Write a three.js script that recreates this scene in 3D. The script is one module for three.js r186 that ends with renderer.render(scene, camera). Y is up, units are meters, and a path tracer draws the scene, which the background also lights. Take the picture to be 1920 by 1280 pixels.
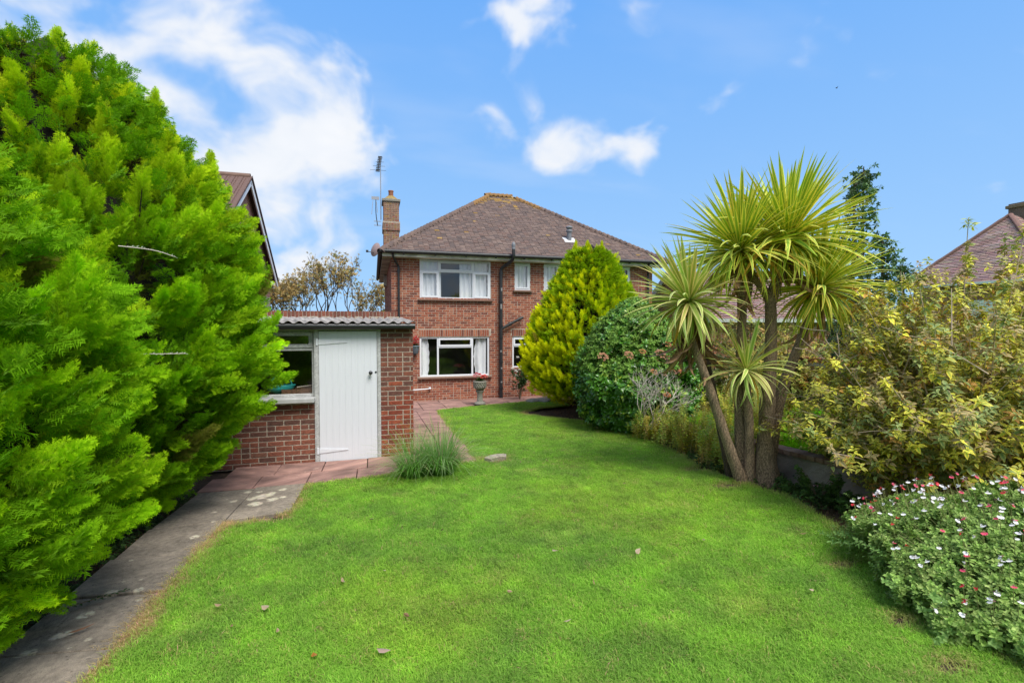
import * as THREE from 'three';
import { RoundedBoxGeometry } from 'three/addons/geometries/RoundedBoxGeometry.js';
import { ImprovedNoise } from 'three/addons/math/ImprovedNoise.js';

/* ------------------------------------------------------------------ camera, sky, sun, exposure */
const scene = new THREE.Scene();
const DEG = Math.PI / 180;
const EYE = 1.7, SLOPE = 0.043;
const camera = new THREE.PerspectiveCamera(70.52, 1024 / 682, 0.05, 2500);
camera.rotation.order = 'YXZ';
camera.position.set(0, EYE, 0);
camera.rotation.set(-1.77 * DEG, -16.03 * DEG, 0);
scene.add(camera);

const renderer = new THREE.WebGLRenderer({ antialias: true });
renderer.toneMapping = THREE.LinearToneMapping;
renderer.toneMappingExposure = 3.6;
renderer.shadowMap.enabled = true;

function mulberry(a) { return () => { a |= 0; a = (a + 0x6d2b79f5) | 0; let t = Math.imul(a ^ (a >>> 15), 1 | a); t = (t + Math.imul(t ^ (t >>> 7), 61 | t)) ^ t; return ((t ^ (t >>> 14)) >>> 0) / 4294967296; }; }
let rnd = mulberry(20240);
const R = (a, b) => a + (b - a) * rnd();
const pick = (a) => a[Math.floor(rnd() * a.length)];
const lerp = (a, b, t) => a + (b - a) * t;
const clamp = (x, a = 0, b = 1) => Math.max(a, Math.min(b, x));
const smooth = (a, b, x) => { const t = clamp((x - a) / (b - a)); return t * t * (3 - 2 * t); };
const perlin = new ImprovedNoise();
function fbm(x, y, z, oct = 5) { let s = 0, a = 0.5, f = 1; for (let i = 0; i < oct; i++) { s += a * perlin.noise(x * f, y * f, z * f); a *= 0.5; f *= 2.03; } return s; }

const SUN_AZ = 149 * DEG, SUN_EL = 62 * DEG;             // behind the camera, a little to its right
const sunDir = new THREE.Vector3(Math.sin(SUN_AZ) * Math.cos(SUN_EL), Math.sin(SUN_EL), -Math.cos(SUN_AZ) * Math.cos(SUN_EL));
{
  const W = 3072, Hh = 1536, data = new Float32Array(W * Hh * 4);
  // where the clouds stand: azimuth, elevation, width, height, strength
  const blobs = [[-30, 24, 7, 7, 1], [-22, 24, 8, 6, 1], [-15, 23, 7, 7, 1], [-9.5, 25.5, 5, 4.5, .95], [-13, 17, 8, 6, 1], [-10.5, 11.5, 6, 5, 1], [-15, 9, 7, 5, 1], [-24, 14, 8, 8, 1], [-4.5, 20.3, 5.5, 3.4, .95], [1.2, 20.2, 4.2, 2.8, .85], [-3.2, 8.2, 4.2, 2.4, .7], [-6, 15.5, 4, 3, .7], [-8, 21, 5, 4, .9], [-11, 7.5, 6, 3.5, .8], [-40, 20, 9, 12, 1],
    [18, 33, 6.6, 3.0, .76], [18.8, 30.5, 3.2, 2.4, .62], [14.0, 23.6, 3.8, 3.2, .74], [18.2, 22.6, 3.4, 2.8, .70], [18.6, 19.6, 3.4, 2.2, .58], [24.5, 19.6, 4.8, 2.9, .74], [30, 19.4, 4.6, 2.9, .75]];
  for (let j = 0; j < Hh; j++) {
    const el = ((j + 0.5) / Hh) * Math.PI - Math.PI / 2;
    const se = Math.sin(el), ce = Math.cos(el);
    for (let i = 0; i < W; i++) {
      const k = (j * W + i) * 4;
      const phi = ((i + 0.5) / W - 0.5) * 2 * Math.PI;     // atan2(z, x)
      const dx = Math.cos(phi) * ce, dz = Math.sin(phi) * ce;
      const e = Math.max(0, el / DEG);
      const t = Math.pow(clamp(e / 62), 0.62);
      let r = lerp(.47, .035, t), g = lerp(.75, .30, t), b = lerp(1.04, .92, t);
      if (el > -0.02) {
        const az = Math.atan2(dx, -dz) / DEG;
        const inv = 1 / (Math.max(se, 0) + 0.16), px = dx * inv, pz = dz * inv;
        const wx = fbm(dx * 4 + 11, se * 5, dz * 4, 3), wy = fbm(dx * 4, se * 5 + 7, dz * 4 + 3, 3);
        const n = fbm(dx * 6.5 + wx * 0.8, se * 8.5 + wy * 0.8, dz * 6.5 + 2, 7);
        // clouds elsewhere in the sky follow broad weather; in view they stand where the photograph shows them
        const ahead = smooth(64, 50, Math.abs(az - 14)) * smooth(60, 44, e);
        let miss = 1;
        for (const q of blobs) { const u = (az - q[0]) / q[2], v = (e - q[1]) / q[3], d = u * u + v * v; if (d < 9) miss *= 1 - q[4] * Math.exp(-d * 0.9); }
        const broad = 0.30 + 1.1 * fbm(px * 0.7 + 3, pz * 0.7 + 5, 1.7, 3);
        const c = lerp(broad, lerp(-.86, lerp(.44, .10, smooth(6, 11, az)), 1 - miss), ahead);
        const dens = smooth(-0.36, 0.72, n * 2.3 + c);
        const wisp = smooth(0.02, 0.5, fbm(px * 1.3 + 31, pz * 2.6, 5.5, 5) + 0.05) * 0.10;
        const thick = smooth(0.25, 0.85, n + c * 0.6);
        const cr = lerp(.90, 1.02, thick), cg = lerp(.93, 1.02, thick), cb = lerp(.98, 1.04, thick);
        const a = clamp(Math.pow(dens, 1.1) * 0.95 + wisp);
        r = lerp(r, cr, a); g = lerp(g, cg, a); b = lerp(b, cb, a);
      } else { r = .16; g = .2; b = .12; }
      const s = 1 / 3.6;
      data[k] = r * s; data[k + 1] = g * s; data[k + 2] = b * s; data[k + 3] = 1;
    }
  }
  const sky = new THREE.DataTexture(data, W, Hh, THREE.RGBAFormat, THREE.FloatType);
  sky.mapping = THREE.EquirectangularReflectionMapping; sky.magFilter = THREE.LinearFilter; sky.minFilter = THREE.LinearFilter; sky.needsUpdate = true;
  scene.background = sky; scene.environment = sky;
}
const sun = new THREE.DirectionalLight(new THREE.Color().setRGB(1, .96, .89), 1.5);
sun.position.copy(sunDir).multiplyScalar(60); sun.target.position.set(2, 0, -9);
sun.castShadow = true; sun.shadow.radius = 58; sun.shadow.mapSize.set(4096, 4096);
Object.assign(sun.shadow.camera, { left: -28, right: 32, top: 28, bottom: -28, near: 1, far: 140 });
scene.add(sun, sun.target);

/* ------------------------------------------------------------------ helpers */
const G = (v) => -SLOPE * v;                                // the garden falls towards the house
const V = (x, y, v) => new THREE.Vector3(x, y, -v);
const lin = (r, g, b) => new THREE.Color().setRGB(r, g, b);
const srgb = (r, g, b) => new THREE.Color().setRGB(r / 255, g / 255, b / 255, THREE.SRGBColorSpace);
const used = {};
const numbered = (n) => { const k = used[n] = (used[n] ?? -1) + 1; return k ? `${n}_${String(k).padStart(3, '0')}` : n; };
function shade(o) { o.castShadow = o.receiveShadow = true; return o; }
function thing(name, label, category, x = 0, y = 0, v = 0, turn = 0, group) {
  const o = new THREE.Group(); o.name = numbered(name); o.position.set(x, y, -v); o.rotation.y = turn;
  o.userData = { label, category }; if (group) o.userData.group = group; scene.add(o); return o;
}
function part(name, geo, mat, parent, data) { const m = shade(new THREE.Mesh(geo, mat)); m.name = name; if (data) m.userData = data; parent.add(m); return m; }
function setting(name, geo, mat, label, kind = 'structure') { const m = shade(new THREE.Mesh(geo, mat)); m.name = numbered(name); m.userData = { kind, label, category: name.replace(/_/g, ' ') }; scene.add(m); return m; }
function single(name, label, category, geo, mat, x, y, v, turn = 0, group) { const m = shade(new THREE.Mesh(geo, mat)); m.name = numbered(name); m.position.set(x, y, -v); m.rotation.y = turn; m.userData = { label, category }; if (group) m.userData.group = group; scene.add(m); return m; }
const STUFF = { kind: 'stuff' };

class MB {                                                   // collects geometry into one mesh
  constructor() { this.p = []; this.n = []; this.u = []; this.c = []; this.i = []; }
  add(geo, m, col) {
    const P = geo.attributes.position, N = geo.attributes.normal, U = geo.attributes.uv, C = geo.attributes.color, b = this.p.length / 3;
    const v = new THREE.Vector3(), nm = m ? new THREE.Matrix3().getNormalMatrix(m) : null;
    for (let k = 0; k < P.count; k++) {
      v.fromBufferAttribute(P, k); if (m) v.applyMatrix4(m); this.p.push(v.x, v.y, v.z);
      v.fromBufferAttribute(N, k); if (nm) v.applyMatrix3(nm).normalize(); this.n.push(v.x, v.y, v.z);
      this.u.push(U ? U.getX(k) : 0, U ? U.getY(k) : 0);
      const r = C ? C.getX(k) : 1, g = C ? C.getY(k) : 1, bl = C ? C.getZ(k) : 1;
      this.c.push(r * (col ? col.r : 1), g * (col ? col.g : 1), bl * (col ? col.b : 1));
    }
    if (geo.index) for (let k = 0; k < geo.index.count; k++) this.i.push(geo.index.getX(k) + b); else for (let k = 0; k < P.count; k++) this.i.push(b + k);
    return this;
  }
  box(w, h, d, x, y, z, ry = 0, rz = 0, rx = 0) { return this.add(boxGeo(w, h, d), new THREE.Matrix4().makeRotationFromEuler(new THREE.Euler(rx, ry, rz)).setPosition(x, y, z)); }
  tri(a, b, c, ca, cb = ca, cc = ca) { const k = this.p.length / 3; for (const [q, col] of [[a, ca], [b, cb], [c, cc]]) { this.p.push(...q); this.u.push(q[0], q[1]); this.c.push(...col); } const e = nrm(a, b, c); for (let t = 0; t < 3; t++) this.n.push(...e); this.i.push(k, k + 1, k + 2); }
  geo() {
    const g = new THREE.BufferGeometry();
    g.setAttribute('position', new THREE.Float32BufferAttribute(this.p, 3)); g.setAttribute('normal', new THREE.Float32BufferAttribute(this.n, 3));
    g.setAttribute('uv', new THREE.Float32BufferAttribute(this.u, 2)); g.setAttribute('color', new THREE.Float32BufferAttribute(this.c, 3)); g.setIndex(this.i); return g;
  }
}
function nrm(a, b, c) { const x1 = b[0] - a[0], y1 = b[1] - a[1], z1 = b[2] - a[2], x2 = c[0] - a[0], y2 = c[1] - a[1], z2 = c[2] - a[2]; let x = y1 * z2 - z1 * y2, y = z1 * x2 - x1 * z2, z = x1 * y2 - y1 * x2; const l = Math.hypot(x, y, z) || 1; return [x / l, y / l, z / l]; }
function boxGeo(w, h, d) {
  const g = new THREE.BoxGeometry(w, h, d), u = g.attributes.uv, s = [[d, h], [d, h], [w, d], [w, d], [w, h], [w, h]];
  for (let k = 0; k < 24; k++) { const q = s[k >> 2]; u.setXY(k, u.getX(k) * q[0], u.getY(k) * q[1]); } return g;
}
function roundBox(w, h, d, r = 0.008) { return new RoundedBoxGeometry(w, h, d, 2, Math.min(r, w / 2.1, h / 2.1, d / 2.1)); }
function limb(pts, radii, radial = 9, step = 8, wob = 0) {    // tapered tube through points
  const curve = new THREE.CatmullRomCurve3(pts, false, 'catmullrom', 0.5), n = (pts.length - 1) * step, fr = curve.computeFrenetFrames(n, false), L = curve.getLength();
  const p = [], u = [], idx = [];
  for (let i = 0; i <= n; i++) {
    const t = i / n, c = curve.getPointAt(t), f = t * (radii.length - 1), a = Math.min(radii.length - 2, Math.floor(f)), r0 = lerp(radii[a], radii[a + 1], f - a);
    for (let j = 0; j <= radial; j++) {
      const q = (j % radial) / radial * 2 * Math.PI, r = r0 * (1 + wob * perlin.noise(Math.cos(q) * 2 + pts[0].x * 9, Math.sin(q) * 2, t * L * 7));
      const N = fr.normals[i], B = fr.binormals[i];
      p.push(c.x + r * (Math.cos(q) * N.x + Math.sin(q) * B.x), c.y + r * (Math.cos(q) * N.y + Math.sin(q) * B.y), c.z + r * (Math.cos(q) * N.z + Math.sin(q) * B.z));
      u.push(j / radial * 6.28 * radii[0], t * L);
    }
  }
  for (let i = 0; i < n; i++) for (let j = 0; j < radial; j++) { const a = i * (radial + 1) + j, b = a + radial + 1; idx.push(a, a + 1, b, b, a + 1, b + 1); }
  const g = new THREE.BufferGeometry(); g.setAttribute('position', new THREE.Float32BufferAttribute(p, 3)); g.setAttribute('uv', new THREE.Float32BufferAttribute(u, 2)); g.setIndex(idx); g.computeVertexNormals(); return g;
}
const UP = new THREE.Vector3(0, 1, 0);
function aim(pos, dir, scale, roll) { const q = new THREE.Quaternion().setFromUnitVectors(UP, dir.clone().normalize()).multiply(new THREE.Quaternion().setFromAxisAngle(UP, roll)); return new THREE.Matrix4().compose(pos, q, typeof scale === 'number' ? new THREE.Vector3(scale, scale, scale) : scale); }
function instanced(name, geo, mat, list, parent, data = STUFF) {      // list: [Matrix4, Color]
  const m = new THREE.InstancedMesh(geo, mat, list.length); m.name = name; m.userData = { ...data };
  list.forEach(([a, c], i) => { m.setMatrixAt(i, a); if (c) m.setColorAt(i, c); }); shade(m); parent.add(m); return m;
}

/* ------------------------------------------------------------------ textures and materials */
function tex(size, f, srgbMap = true, rep = 1) {
  const d = new Uint8Array(size * size * 4);
  for (let j = 0; j < size; j++) for (let i = 0; i < size; i++) { const c = f(i / size, j / size), k = (j * size + i) * 4; d[k] = clamp(c[0]) * 255; d[k + 1] = clamp(c[1]) * 255; d[k + 2] = clamp(c[2]) * 255; d[k + 3] = 255; }
  const t = new THREE.DataTexture(d, size, size); t.wrapS = t.wrapT = THREE.RepeatWrapping; t.magFilter = THREE.LinearFilter; t.repeat.set(rep, rep); if (srgbMap) t.colorSpace = THREE.SRGBColorSpace; t.needsUpdate = true; return t;
}
// noise that tiles over the unit square
function tn(u, v, f, oct = 4, s = 0) { const a = u * 2 * Math.PI, b = v * 2 * Math.PI, r = f / 6.283; return fbm(Math.cos(a) * r + s + Math.cos(b) * r * 1.3, Math.sin(a) * r + 3 * s + Math.sin(b) * r * 1.3, Math.cos(b) * r * .7 + Math.sin(a - b) * r * .6 + s, oct); }
const hash = (i, j) => { let h = (i * 374761393 + j * 668265263) | 0; h = Math.imul(h ^ (h >>> 13), 1274126177); return ((h ^ (h >>> 16)) >>> 0) / 4294967296; };
const grain = tex(256, (u, v) => { const n = 0.80 + 0.34 * tn(u, v, 9, 4, 1) + 0.16 * (hash(u * 256 | 0, v * 256 | 0) - .5) - (hash((u * 128 | 0) + 999, v * 128 | 0) > .965 ? .22 : 0); return [n, n, n]; }, true, 3.3);
const grainH = tex(256, (u, v) => { const n = 0.5 + 0.5 * tn(u, v, 12, 4, 5) + 0.2 * (hash(u * 256 | 0, v * 256 | 0) - .5); return [n, n, n]; }, false, 3.3);
const broadNoise = tex(256, (u, v) => { const n = 0.82 + 0.5 * tn(u, v, 5, 5, 8); return [n, n * .99, n * .97]; }, true, .45);
const barkTex = tex(256, (u, v) => { const n = 0.62 + 0.55 * tn(u * 1, v * .35, 26, 3, 2) + 0.25 * tn(u, v, 20, 3, 4); return [n, n * .96, n * .9]; }, true, 3);
const barkH = tex(256, (u, v) => { const n = .5 + .9 * tn(u, v * .3, 30, 3, 2) + .4 * tn(u, v, 22, 3, 4); return [n, n, n]; }, false, 3);
const paintTex = tex(256, (u, v) => { const n = .975 + .05 * tn(u, v * .3, 14, 4, 7) - (hash(u * 256 | 0, v * 256 | 0) > .994 ? .08 : 0); return [n, n, n]; }, true, 1);
const std = (o) => new THREE.MeshStandardMaterial({ roughness: .85, ...o });
const M = {
  white: std({ color: lin(.66, .675, .71), roughness: .38 }),
  paint: std({ color: lin(.66, .685, .73), roughness: .45, map: paintTex, bumpMap: grainH, bumpScale: .0012 }),
  oldPaint: std({ color: lin(.62, .63, .62), roughness: .6, map: grain }),
  cream: std({ color: lin(.78, .74, .62), roughness: .6, map: broadNoise }),
  black: std({ color: lin(.018, .019, .021), roughness: .35 }),
  blackOld: std({ color: lin(.03, .031, .033), roughness: .5, map: grain }),
  mortar: std({ color: lin(.64, .54, .43), roughness: .95, map: grain, bumpMap: grainH, bumpScale: .004 }),
  mortarGrey: std({ color: lin(.58, .50, .40), roughness: .95, map: grain, bumpMap: grainH, bumpScale: .004 }),
  tileSill: std({ color: lin(.30, .17, .12), roughness: .8, map: grain }),
  room: std({ color: lin(.20, .19, .17), roughness: .9 }),
  dark: std({ color: lin(.05, .048, .045), roughness: .9 }),
  curtain: new THREE.MeshPhysicalMaterial({ color: lin(.86, .89, .92), roughness: 1, transmission: .25, side: THREE.DoubleSide }),
  glass: new THREE.MeshPhysicalMaterial({ color: 0xffffff, roughness: 0, transmission: 1, thickness: 0, ior: 1.75 }),
  frosted: std({ color: lin(.62, .68, .72), roughness: .25 }),
  concrete: std({ color: lin(.30, .29, .27), roughness: .95, map: broadNoise, bumpMap: grainH, bumpScale: .005 }),
  stone: std({ color: lin(.40, .38, .31), roughness: .95, map: grain, bumpMap: grainH, bumpScale: .01 }),
  bark: std({ color: lin(.74, .58, .42), roughness: .95, map: barkTex, bumpMap: barkH, bumpScale: .012 }),
  barkDark: std({ color: lin(.17, .13, .095), roughness: .95, map: barkTex, bumpMap: barkH, bumpScale: .012 }),
  twig: std({ color: lin(.50, .44, .38), roughness: .9 }),
  stalk: std({ color: lin(.16, .12, .075), roughness: .9 }),
  metal: std({ color: lin(.35, .36, .38), roughness: .4, metalness: .8 }),
  lead: std({ color: lin(.16, .17, .19), roughness: .6 }),
  wood: std({ color: lin(.30, .17, .10), roughness: .7, map: barkTex }),
  greyWood: std({ color: lin(.17, .155, .135), roughness: .9, map: barkTex, bumpMap: barkH, bumpScale: .006 }),
  terracotta: std({ color: lin(.40, .16, .09), roughness: .85, map: grain }),
  brickCol: std({ vertexColors: true, roughness: .92, map: grain, bumpMap: grainH, bumpScale: .004 }),
  tileCol: std({ vertexColors: true, roughness: .92, map: grain, bumpMap: grainH, bumpScale: .004 }),
};
const leafMat = (o = {}) => new THREE.MeshPhysicalMaterial({ vertexColors: true, roughness: .75, transmission: .32, thickness: 0, side: THREE.DoubleSide, ...o });
M.frond = leafMat({ roughness: .9, transmission: .42, specularIntensity: .12 });
M.leaf = leafMat({ roughness: .65, transmission: .35, specularIntensity: .4 });
M.glossy = leafMat({ roughness: .33, transmission: .15 });
M.grass = leafMat({ roughness: .9, transmission: .5, specularIntensity: .04 });
M.petal = leafMat({ roughness: .6, transmission: .3 });

/* ------------------------------------------------------------------ ground, lawn, beds, paving */
function sheet(poly, dy, level) {                           // polygon of [x, v] laid on the falling ground
  const s = new THREE.Shape(poly.map(([x, v]) => new THREE.Vector2(x, v))), g = new THREE.ShapeGeometry(s), p = g.attributes.position, u = g.attributes.uv;
  for (let k = 0; k < p.count; k++) { const x = p.getX(k), v = p.getY(k); u.setXY(k, x, v); p.setXYZ(k, x, (level !== undefined ? level : G(v)) + dy, -v); }
  const n = g.attributes.normal; for (let k = 0; k < n.count; k++) n.setXYZ(k, 0, 1, 0);
  return g;
}
{
  // one sheet to the horizon
  const xs = [-900, -200, -60, -20, -6, -2.1, 5.1, 12, 20, 60, 200, 900], vs = [-900, -200, -60, -20, -8, -2, 2, 5, 8, 11, 15.3, 20, 40, 80, 200, 900], p = [], u = [], idx = [];
  vs.forEach((v) => xs.forEach((x) => { p.push(x, (v < -8 ? .344 : v > 15.3 ? G(15.3) : G(v)) - .06, -v); u.push(x, v); }));
  for (let a = 0; a + 1 < vs.length; a++) for (let b = 0; b + 1 < xs.length; b++) { const k = a * xs.length + b; idx.push(k, k + 1, k + xs.length, k + 1, k + xs.length + 1, k + xs.length); }
  const g = new THREE.BufferGeometry(); g.setAttribute('position', new THREE.Float32BufferAttribute(p, 3)); g.setAttribute('uv', new THREE.Float32BufferAttribute(u, 2)); g.setIndex(idx); g.computeVertexNormals();
  const soil = tex(512, (a, b) => { const n = .24 + .2 * tn(a, b, 14, 5, 3) + .12 * (hash(a * 512 | 0, b * 512 | 0) - .5), l = hash((a * 170 | 0) + 7, (b * 170 | 0) + 3) > .93 ? .16 : 0; return [n * 1.2 + l, n * .98 + l * .75, n * .78 + l * .45]; }, true, .8);
  M.soil = std({ color: lin(.75, .72, .7), map: soil, roughness: 1, bumpMap: grainH, bumpScale: .03 });
  setting('ground', g, M.soil, 'bare brown earth under the garden and the houses');
}
const LAWN = [[-1.42, -3], [-1.43, 2], [-1.40, 3.3], [-1.45, 4.3], [-1.42, 5.12], [-.95, 5.28], [-.83, 5.45], [-.82, 6.40], [-.3, 6.46], [.2, 6.52], [.45, 6.75], [.9, 6.86], [1.45, 6.9], [1.49, 8.5], [1.55, 10.8], [1.63, 12.85], [2.4, 13.15], [3.4, 13.5], [4.5, 13.9], [5.4, 13.9], [5.3, 12.6], [4.3, 12.35], [3.75, 11.75], [3.62, 11.2], [4.0, 10.5], [4.5, 9.85], [4.72, 9], [4.72, 8], [4.6, 6.9], [4.45, 6.1], [4.22, 5.5], [4.3, 4.8], [4.33, 4.15], [4.05, 3.4], [3.72, 2.8], [3.5, 2.35], [3.3, 1.9], [3.2, 1.5], [3.1, .6], [3.1, -3]];
function inPoly(p, x, v) { let c = false; for (let i = 0, j = p.length - 1; i < p.length; j = i++) if ((p[i][1] > v) !== (p[j][1] > v) && x < (p[j][0] - p[i][0]) * (v - p[i][1]) / (p[j][1] - p[i][1]) + p[i][0]) c = !c; return c; }
function edgeDist(p, x, v) { let m = 9; for (let i = 0, j = p.length - 1; i < p.length; j = i++) { const ax = p[j][0], av = p[j][1], bx = p[i][0] - ax, bv = p[i][1] - av, t = clamp(((x - ax) * bx + (v - av) * bv) / (bx * bx + bv * bv)); m = Math.min(m, Math.hypot(x - ax - bx * t, v - av - bv * t)); } return m; }
{
  const turfTex = tex(512, (a, b) => { const n = .5 + .5 * tn(a, b, 11, 5, 6) + .22 * (hash(a * 512 | 0, b * 512 | 0) - .5); return [.36 * n + .18, .70 * n + .34, .04 * n + .02]; }, true, .7);
  M.turf = new THREE.MeshPhysicalMaterial({ map: turfTex, roughness: 1, specularIntensity: .15, bumpMap: grainH, bumpScale: .02 });
  setting('lawn', sheet(LAWN, 0), M.turf, 'green lawn running from the foreground down to the house');
  setting('neighbouring_lawn', sheet([[5.14, -3], [5.14, 14], [30, 14], [30, -3]], .3), M.turf, 'green lawn of the garden beyond the low wall');
}
const BALD = [[4.11, 5.49, .22, .12], [3.44, 2.78, .22, .10], [3.06, 2.1, .14, .10], [2.86, 1.72, .2, .10], [1.79, 7.05, .3, .18], [-.95, 5.2, .22, .1], [4.05, 4.75, .25, .15], [3.9, 11.4, .5, .5], [1.75, 6.8, .22, .12]];
const bald = (x, v) => { let b = 0; for (const q of BALD) b = Math.max(b, 1 - Math.hypot((x - q[0]) / q[2], (v - q[1]) / q[3])); return b; };
{
  rnd = mulberry(72); const b = new MB();
  for (const q of BALD.filter((k) => k[0] < 4.15)) { const n = 22, c = [q[0], G(q[1]) + .004, -q[1]], ring0 = []; for (let k = 0; k < n; k++) { const a = k / n * 6.283, w = .78 + .5 * perlin.noise(Math.cos(a) * 2 + q[0], Math.sin(a) * 2, q[1]); const x = q[0] + Math.cos(a) * q[2] * w, v = q[1] + Math.sin(a) * q[3] * w; ring0.push([x, G(v) + .004, -v]); } for (let k = 0; k < n; k++) b.tri(c, ring0[k], ring0[(k + 1) % n], [1, 1, 1]); }
  const g = b.geo(), p = g.attributes.position, u = g.attributes.uv; for (let k = 0; k < p.count; k++) u.setXY(k, p.getX(k), p.getZ(k));
  setting('bare_soil', g, std({ color: lin(1.0, .92, .8), map: M.soil.map, roughness: 1, bumpMap: grainH, bumpScale: .02, side: THREE.DoubleSide }), 'bare brown soil worn through the edges of the lawn');
}
function bladeTuft(n, spread, h, w, lean) {
  const b = new MB();
  for (let k = 0; k < n; k++) {
    const a = R(0, 6.283), r = Math.sqrt(rnd()) * spread, x = Math.cos(a) * r, z = Math.sin(a) * r, d = R(0, 6.283), L = h * R(.55, 1.2), ln = R(.2, 1) * lean * L, cx = Math.cos(d), cz = Math.sin(d), ww = w * R(.7, 1.2), t = d + 1.57 + R(-.5, .5), ex = Math.cos(t) * ww, ez = Math.sin(t) * ww, s = R(.8, 1.15), y0 = rnd() < .05;
    const c0 = y0 ? [s * 1.5, s * .95, s * 1.6] : [s * .95, s * .95, s * .9], c1 = y0 ? [s * 1.9, s * 1.15, s * 2.2] : [s * 1.1, s * 1.1, s];
    const A = [x - ex, -.005, z - ez], B = [x + ex, -.005, z + ez], mx = x + cx * ln * .3, mz = z + cz * ln * .3, C = [mx - ex * .8, L * .6, mz - ez * .8], D = [mx + ex * .8, L * .6, mz + ez * .8], T = [x + cx * ln, L * (1 - .25 * lean), z + cz * ln];
    b.tri(A, B, D, c0, c0, c1); b.tri(A, D, C, c0, c1, c1); b.tri(C, D, T, c1, c1, c1);
  }
  return b.geo();
}
{
  rnd = mulberry(71);
  const tufts = [0, 1, 2, 3].map(() => bladeTuft(20, .06, .046, .0021, 1.0));
  const farTufts = [0, 1].map(() => bladeTuft(22, .085, .042, .0036, 1.0));
  const g1 = [[], [], [], []], g2 = [[], []];
  const grassCol = (x, v) => {
    const n = fbm(x * .9 + 5, v * .9, .3, 4), m = fbm(x * 3.1, v * 3.1 + 9, 4.4, 3), e = edgeDist(LAWN, x, v);
    const f = fbm(x * 9, v * 9 + 3, 8.1, 3); let r = .135 + .10 * n + .20 * m + .20 * f, g = .53 + .16 * n + .36 * m + .46 * f, b = .008;
    const y = smooth(.05, .45, fbm(x * .55 + 40, v * .55, 7.7, 3) + .12); r += .08 * y; g += .03 * y; const pale = smooth(.12, .42, fbm(x * 2.2 + 9, v * 2.2, 5.1, 3)); r += .14 * pale; g += .08 * pale; b += .05 * pale;
    const dry = clamp(smooth(x < -.7 ? .05 + .16 * clamp(.4 + fbm(x * 2, v * 2.4, 6, 2) * 1.6) : .12, 0, e) * (x < -.7 ? 1.0 : .3) * R(.3, 1.1) + smooth(-.35, .4, bald(x, v)) * .8 + (rnd() < .02 ? .6 : 0));
    return lin(lerp(r, .50, dry), lerp(g, .40, dry), lerp(b, .19, dry)).multiplyScalar(R(.85, 1.12));
  };
  let tries = 0;
  while (tries++ < 150000) {
    // more tufts near the eye, where single blades can be seen
    const v = 1.0 + 12.9 * Math.pow(rnd(), 1.75), x = R(-1.5, 5.4), near = v < 6;
    if (!inPoly(LAWN, x, v) || x > 1.05 * v + 2.2 || x < -.75 * v - .3) continue;
    const bd = bald(x, v); if (bd > 0 && rnd() < bd * 1.8) continue;
    const e = edgeDist(LAWN, x, v), long = smooth(.5, .0, e) * (v > 3 && x > 2 ? .5 : .15) + smooth(.1, .5, fbm(x * 1.7, v * 1.7, 2.2, 2)) * .5;
    const s = R(.6, 1.2) * (1 + long) * (1 + .5 * fbm(x * 6, v * 6, 3.3, 2)), m = new THREE.Matrix4().compose(V(x, G(v), v), new THREE.Quaternion().setFromEuler(new THREE.Euler(R(-.12, .12), R(0, 6.28), R(-.12, .12))), new THREE.Vector3(1, s, 1));
    (near ? g1[tries & 3] : g2[tries & 1]).push([m, grassCol(x, v)]);
  }
  const holder = new THREE.Group(); holder.name = 'grass'; holder.userData = { kind: 'stuff', label: 'short bright green grass blades covering the lawn', category: 'grass' }; scene.add(holder);
  g1.forEach((l, k) => instanced('grass_blade', tufts[k], M.grass, l, holder)); g2.forEach((l, k) => instanced('grass_blade', farTufts[k], M.grass, l, holder));
  const nb = [];
  for (let k = 0; k < 16000; k++) { const v = R(3, 13.5), x = R(5.2, 11); nb.push([new THREE.Matrix4().compose(V(x, G(v) + .3, v), new THREE.Quaternion().setFromAxisAngle(UP, R(0, 6)), new THREE.Vector3(1, R(.8, 1.3), 1)), lin(R(.15, .2), R(.38, .46), .010)]); }
  const h2 = new THREE.Group(); h2.name = 'neighbouring_grass'; h2.userData = { kind: 'stuff', label: 'green grass of the neighbouring lawn beyond the low wall', category: 'grass' }; scene.add(h2);
  instanced('grass_blade', farTufts[0], M.grass, nb, h2);
}
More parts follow.
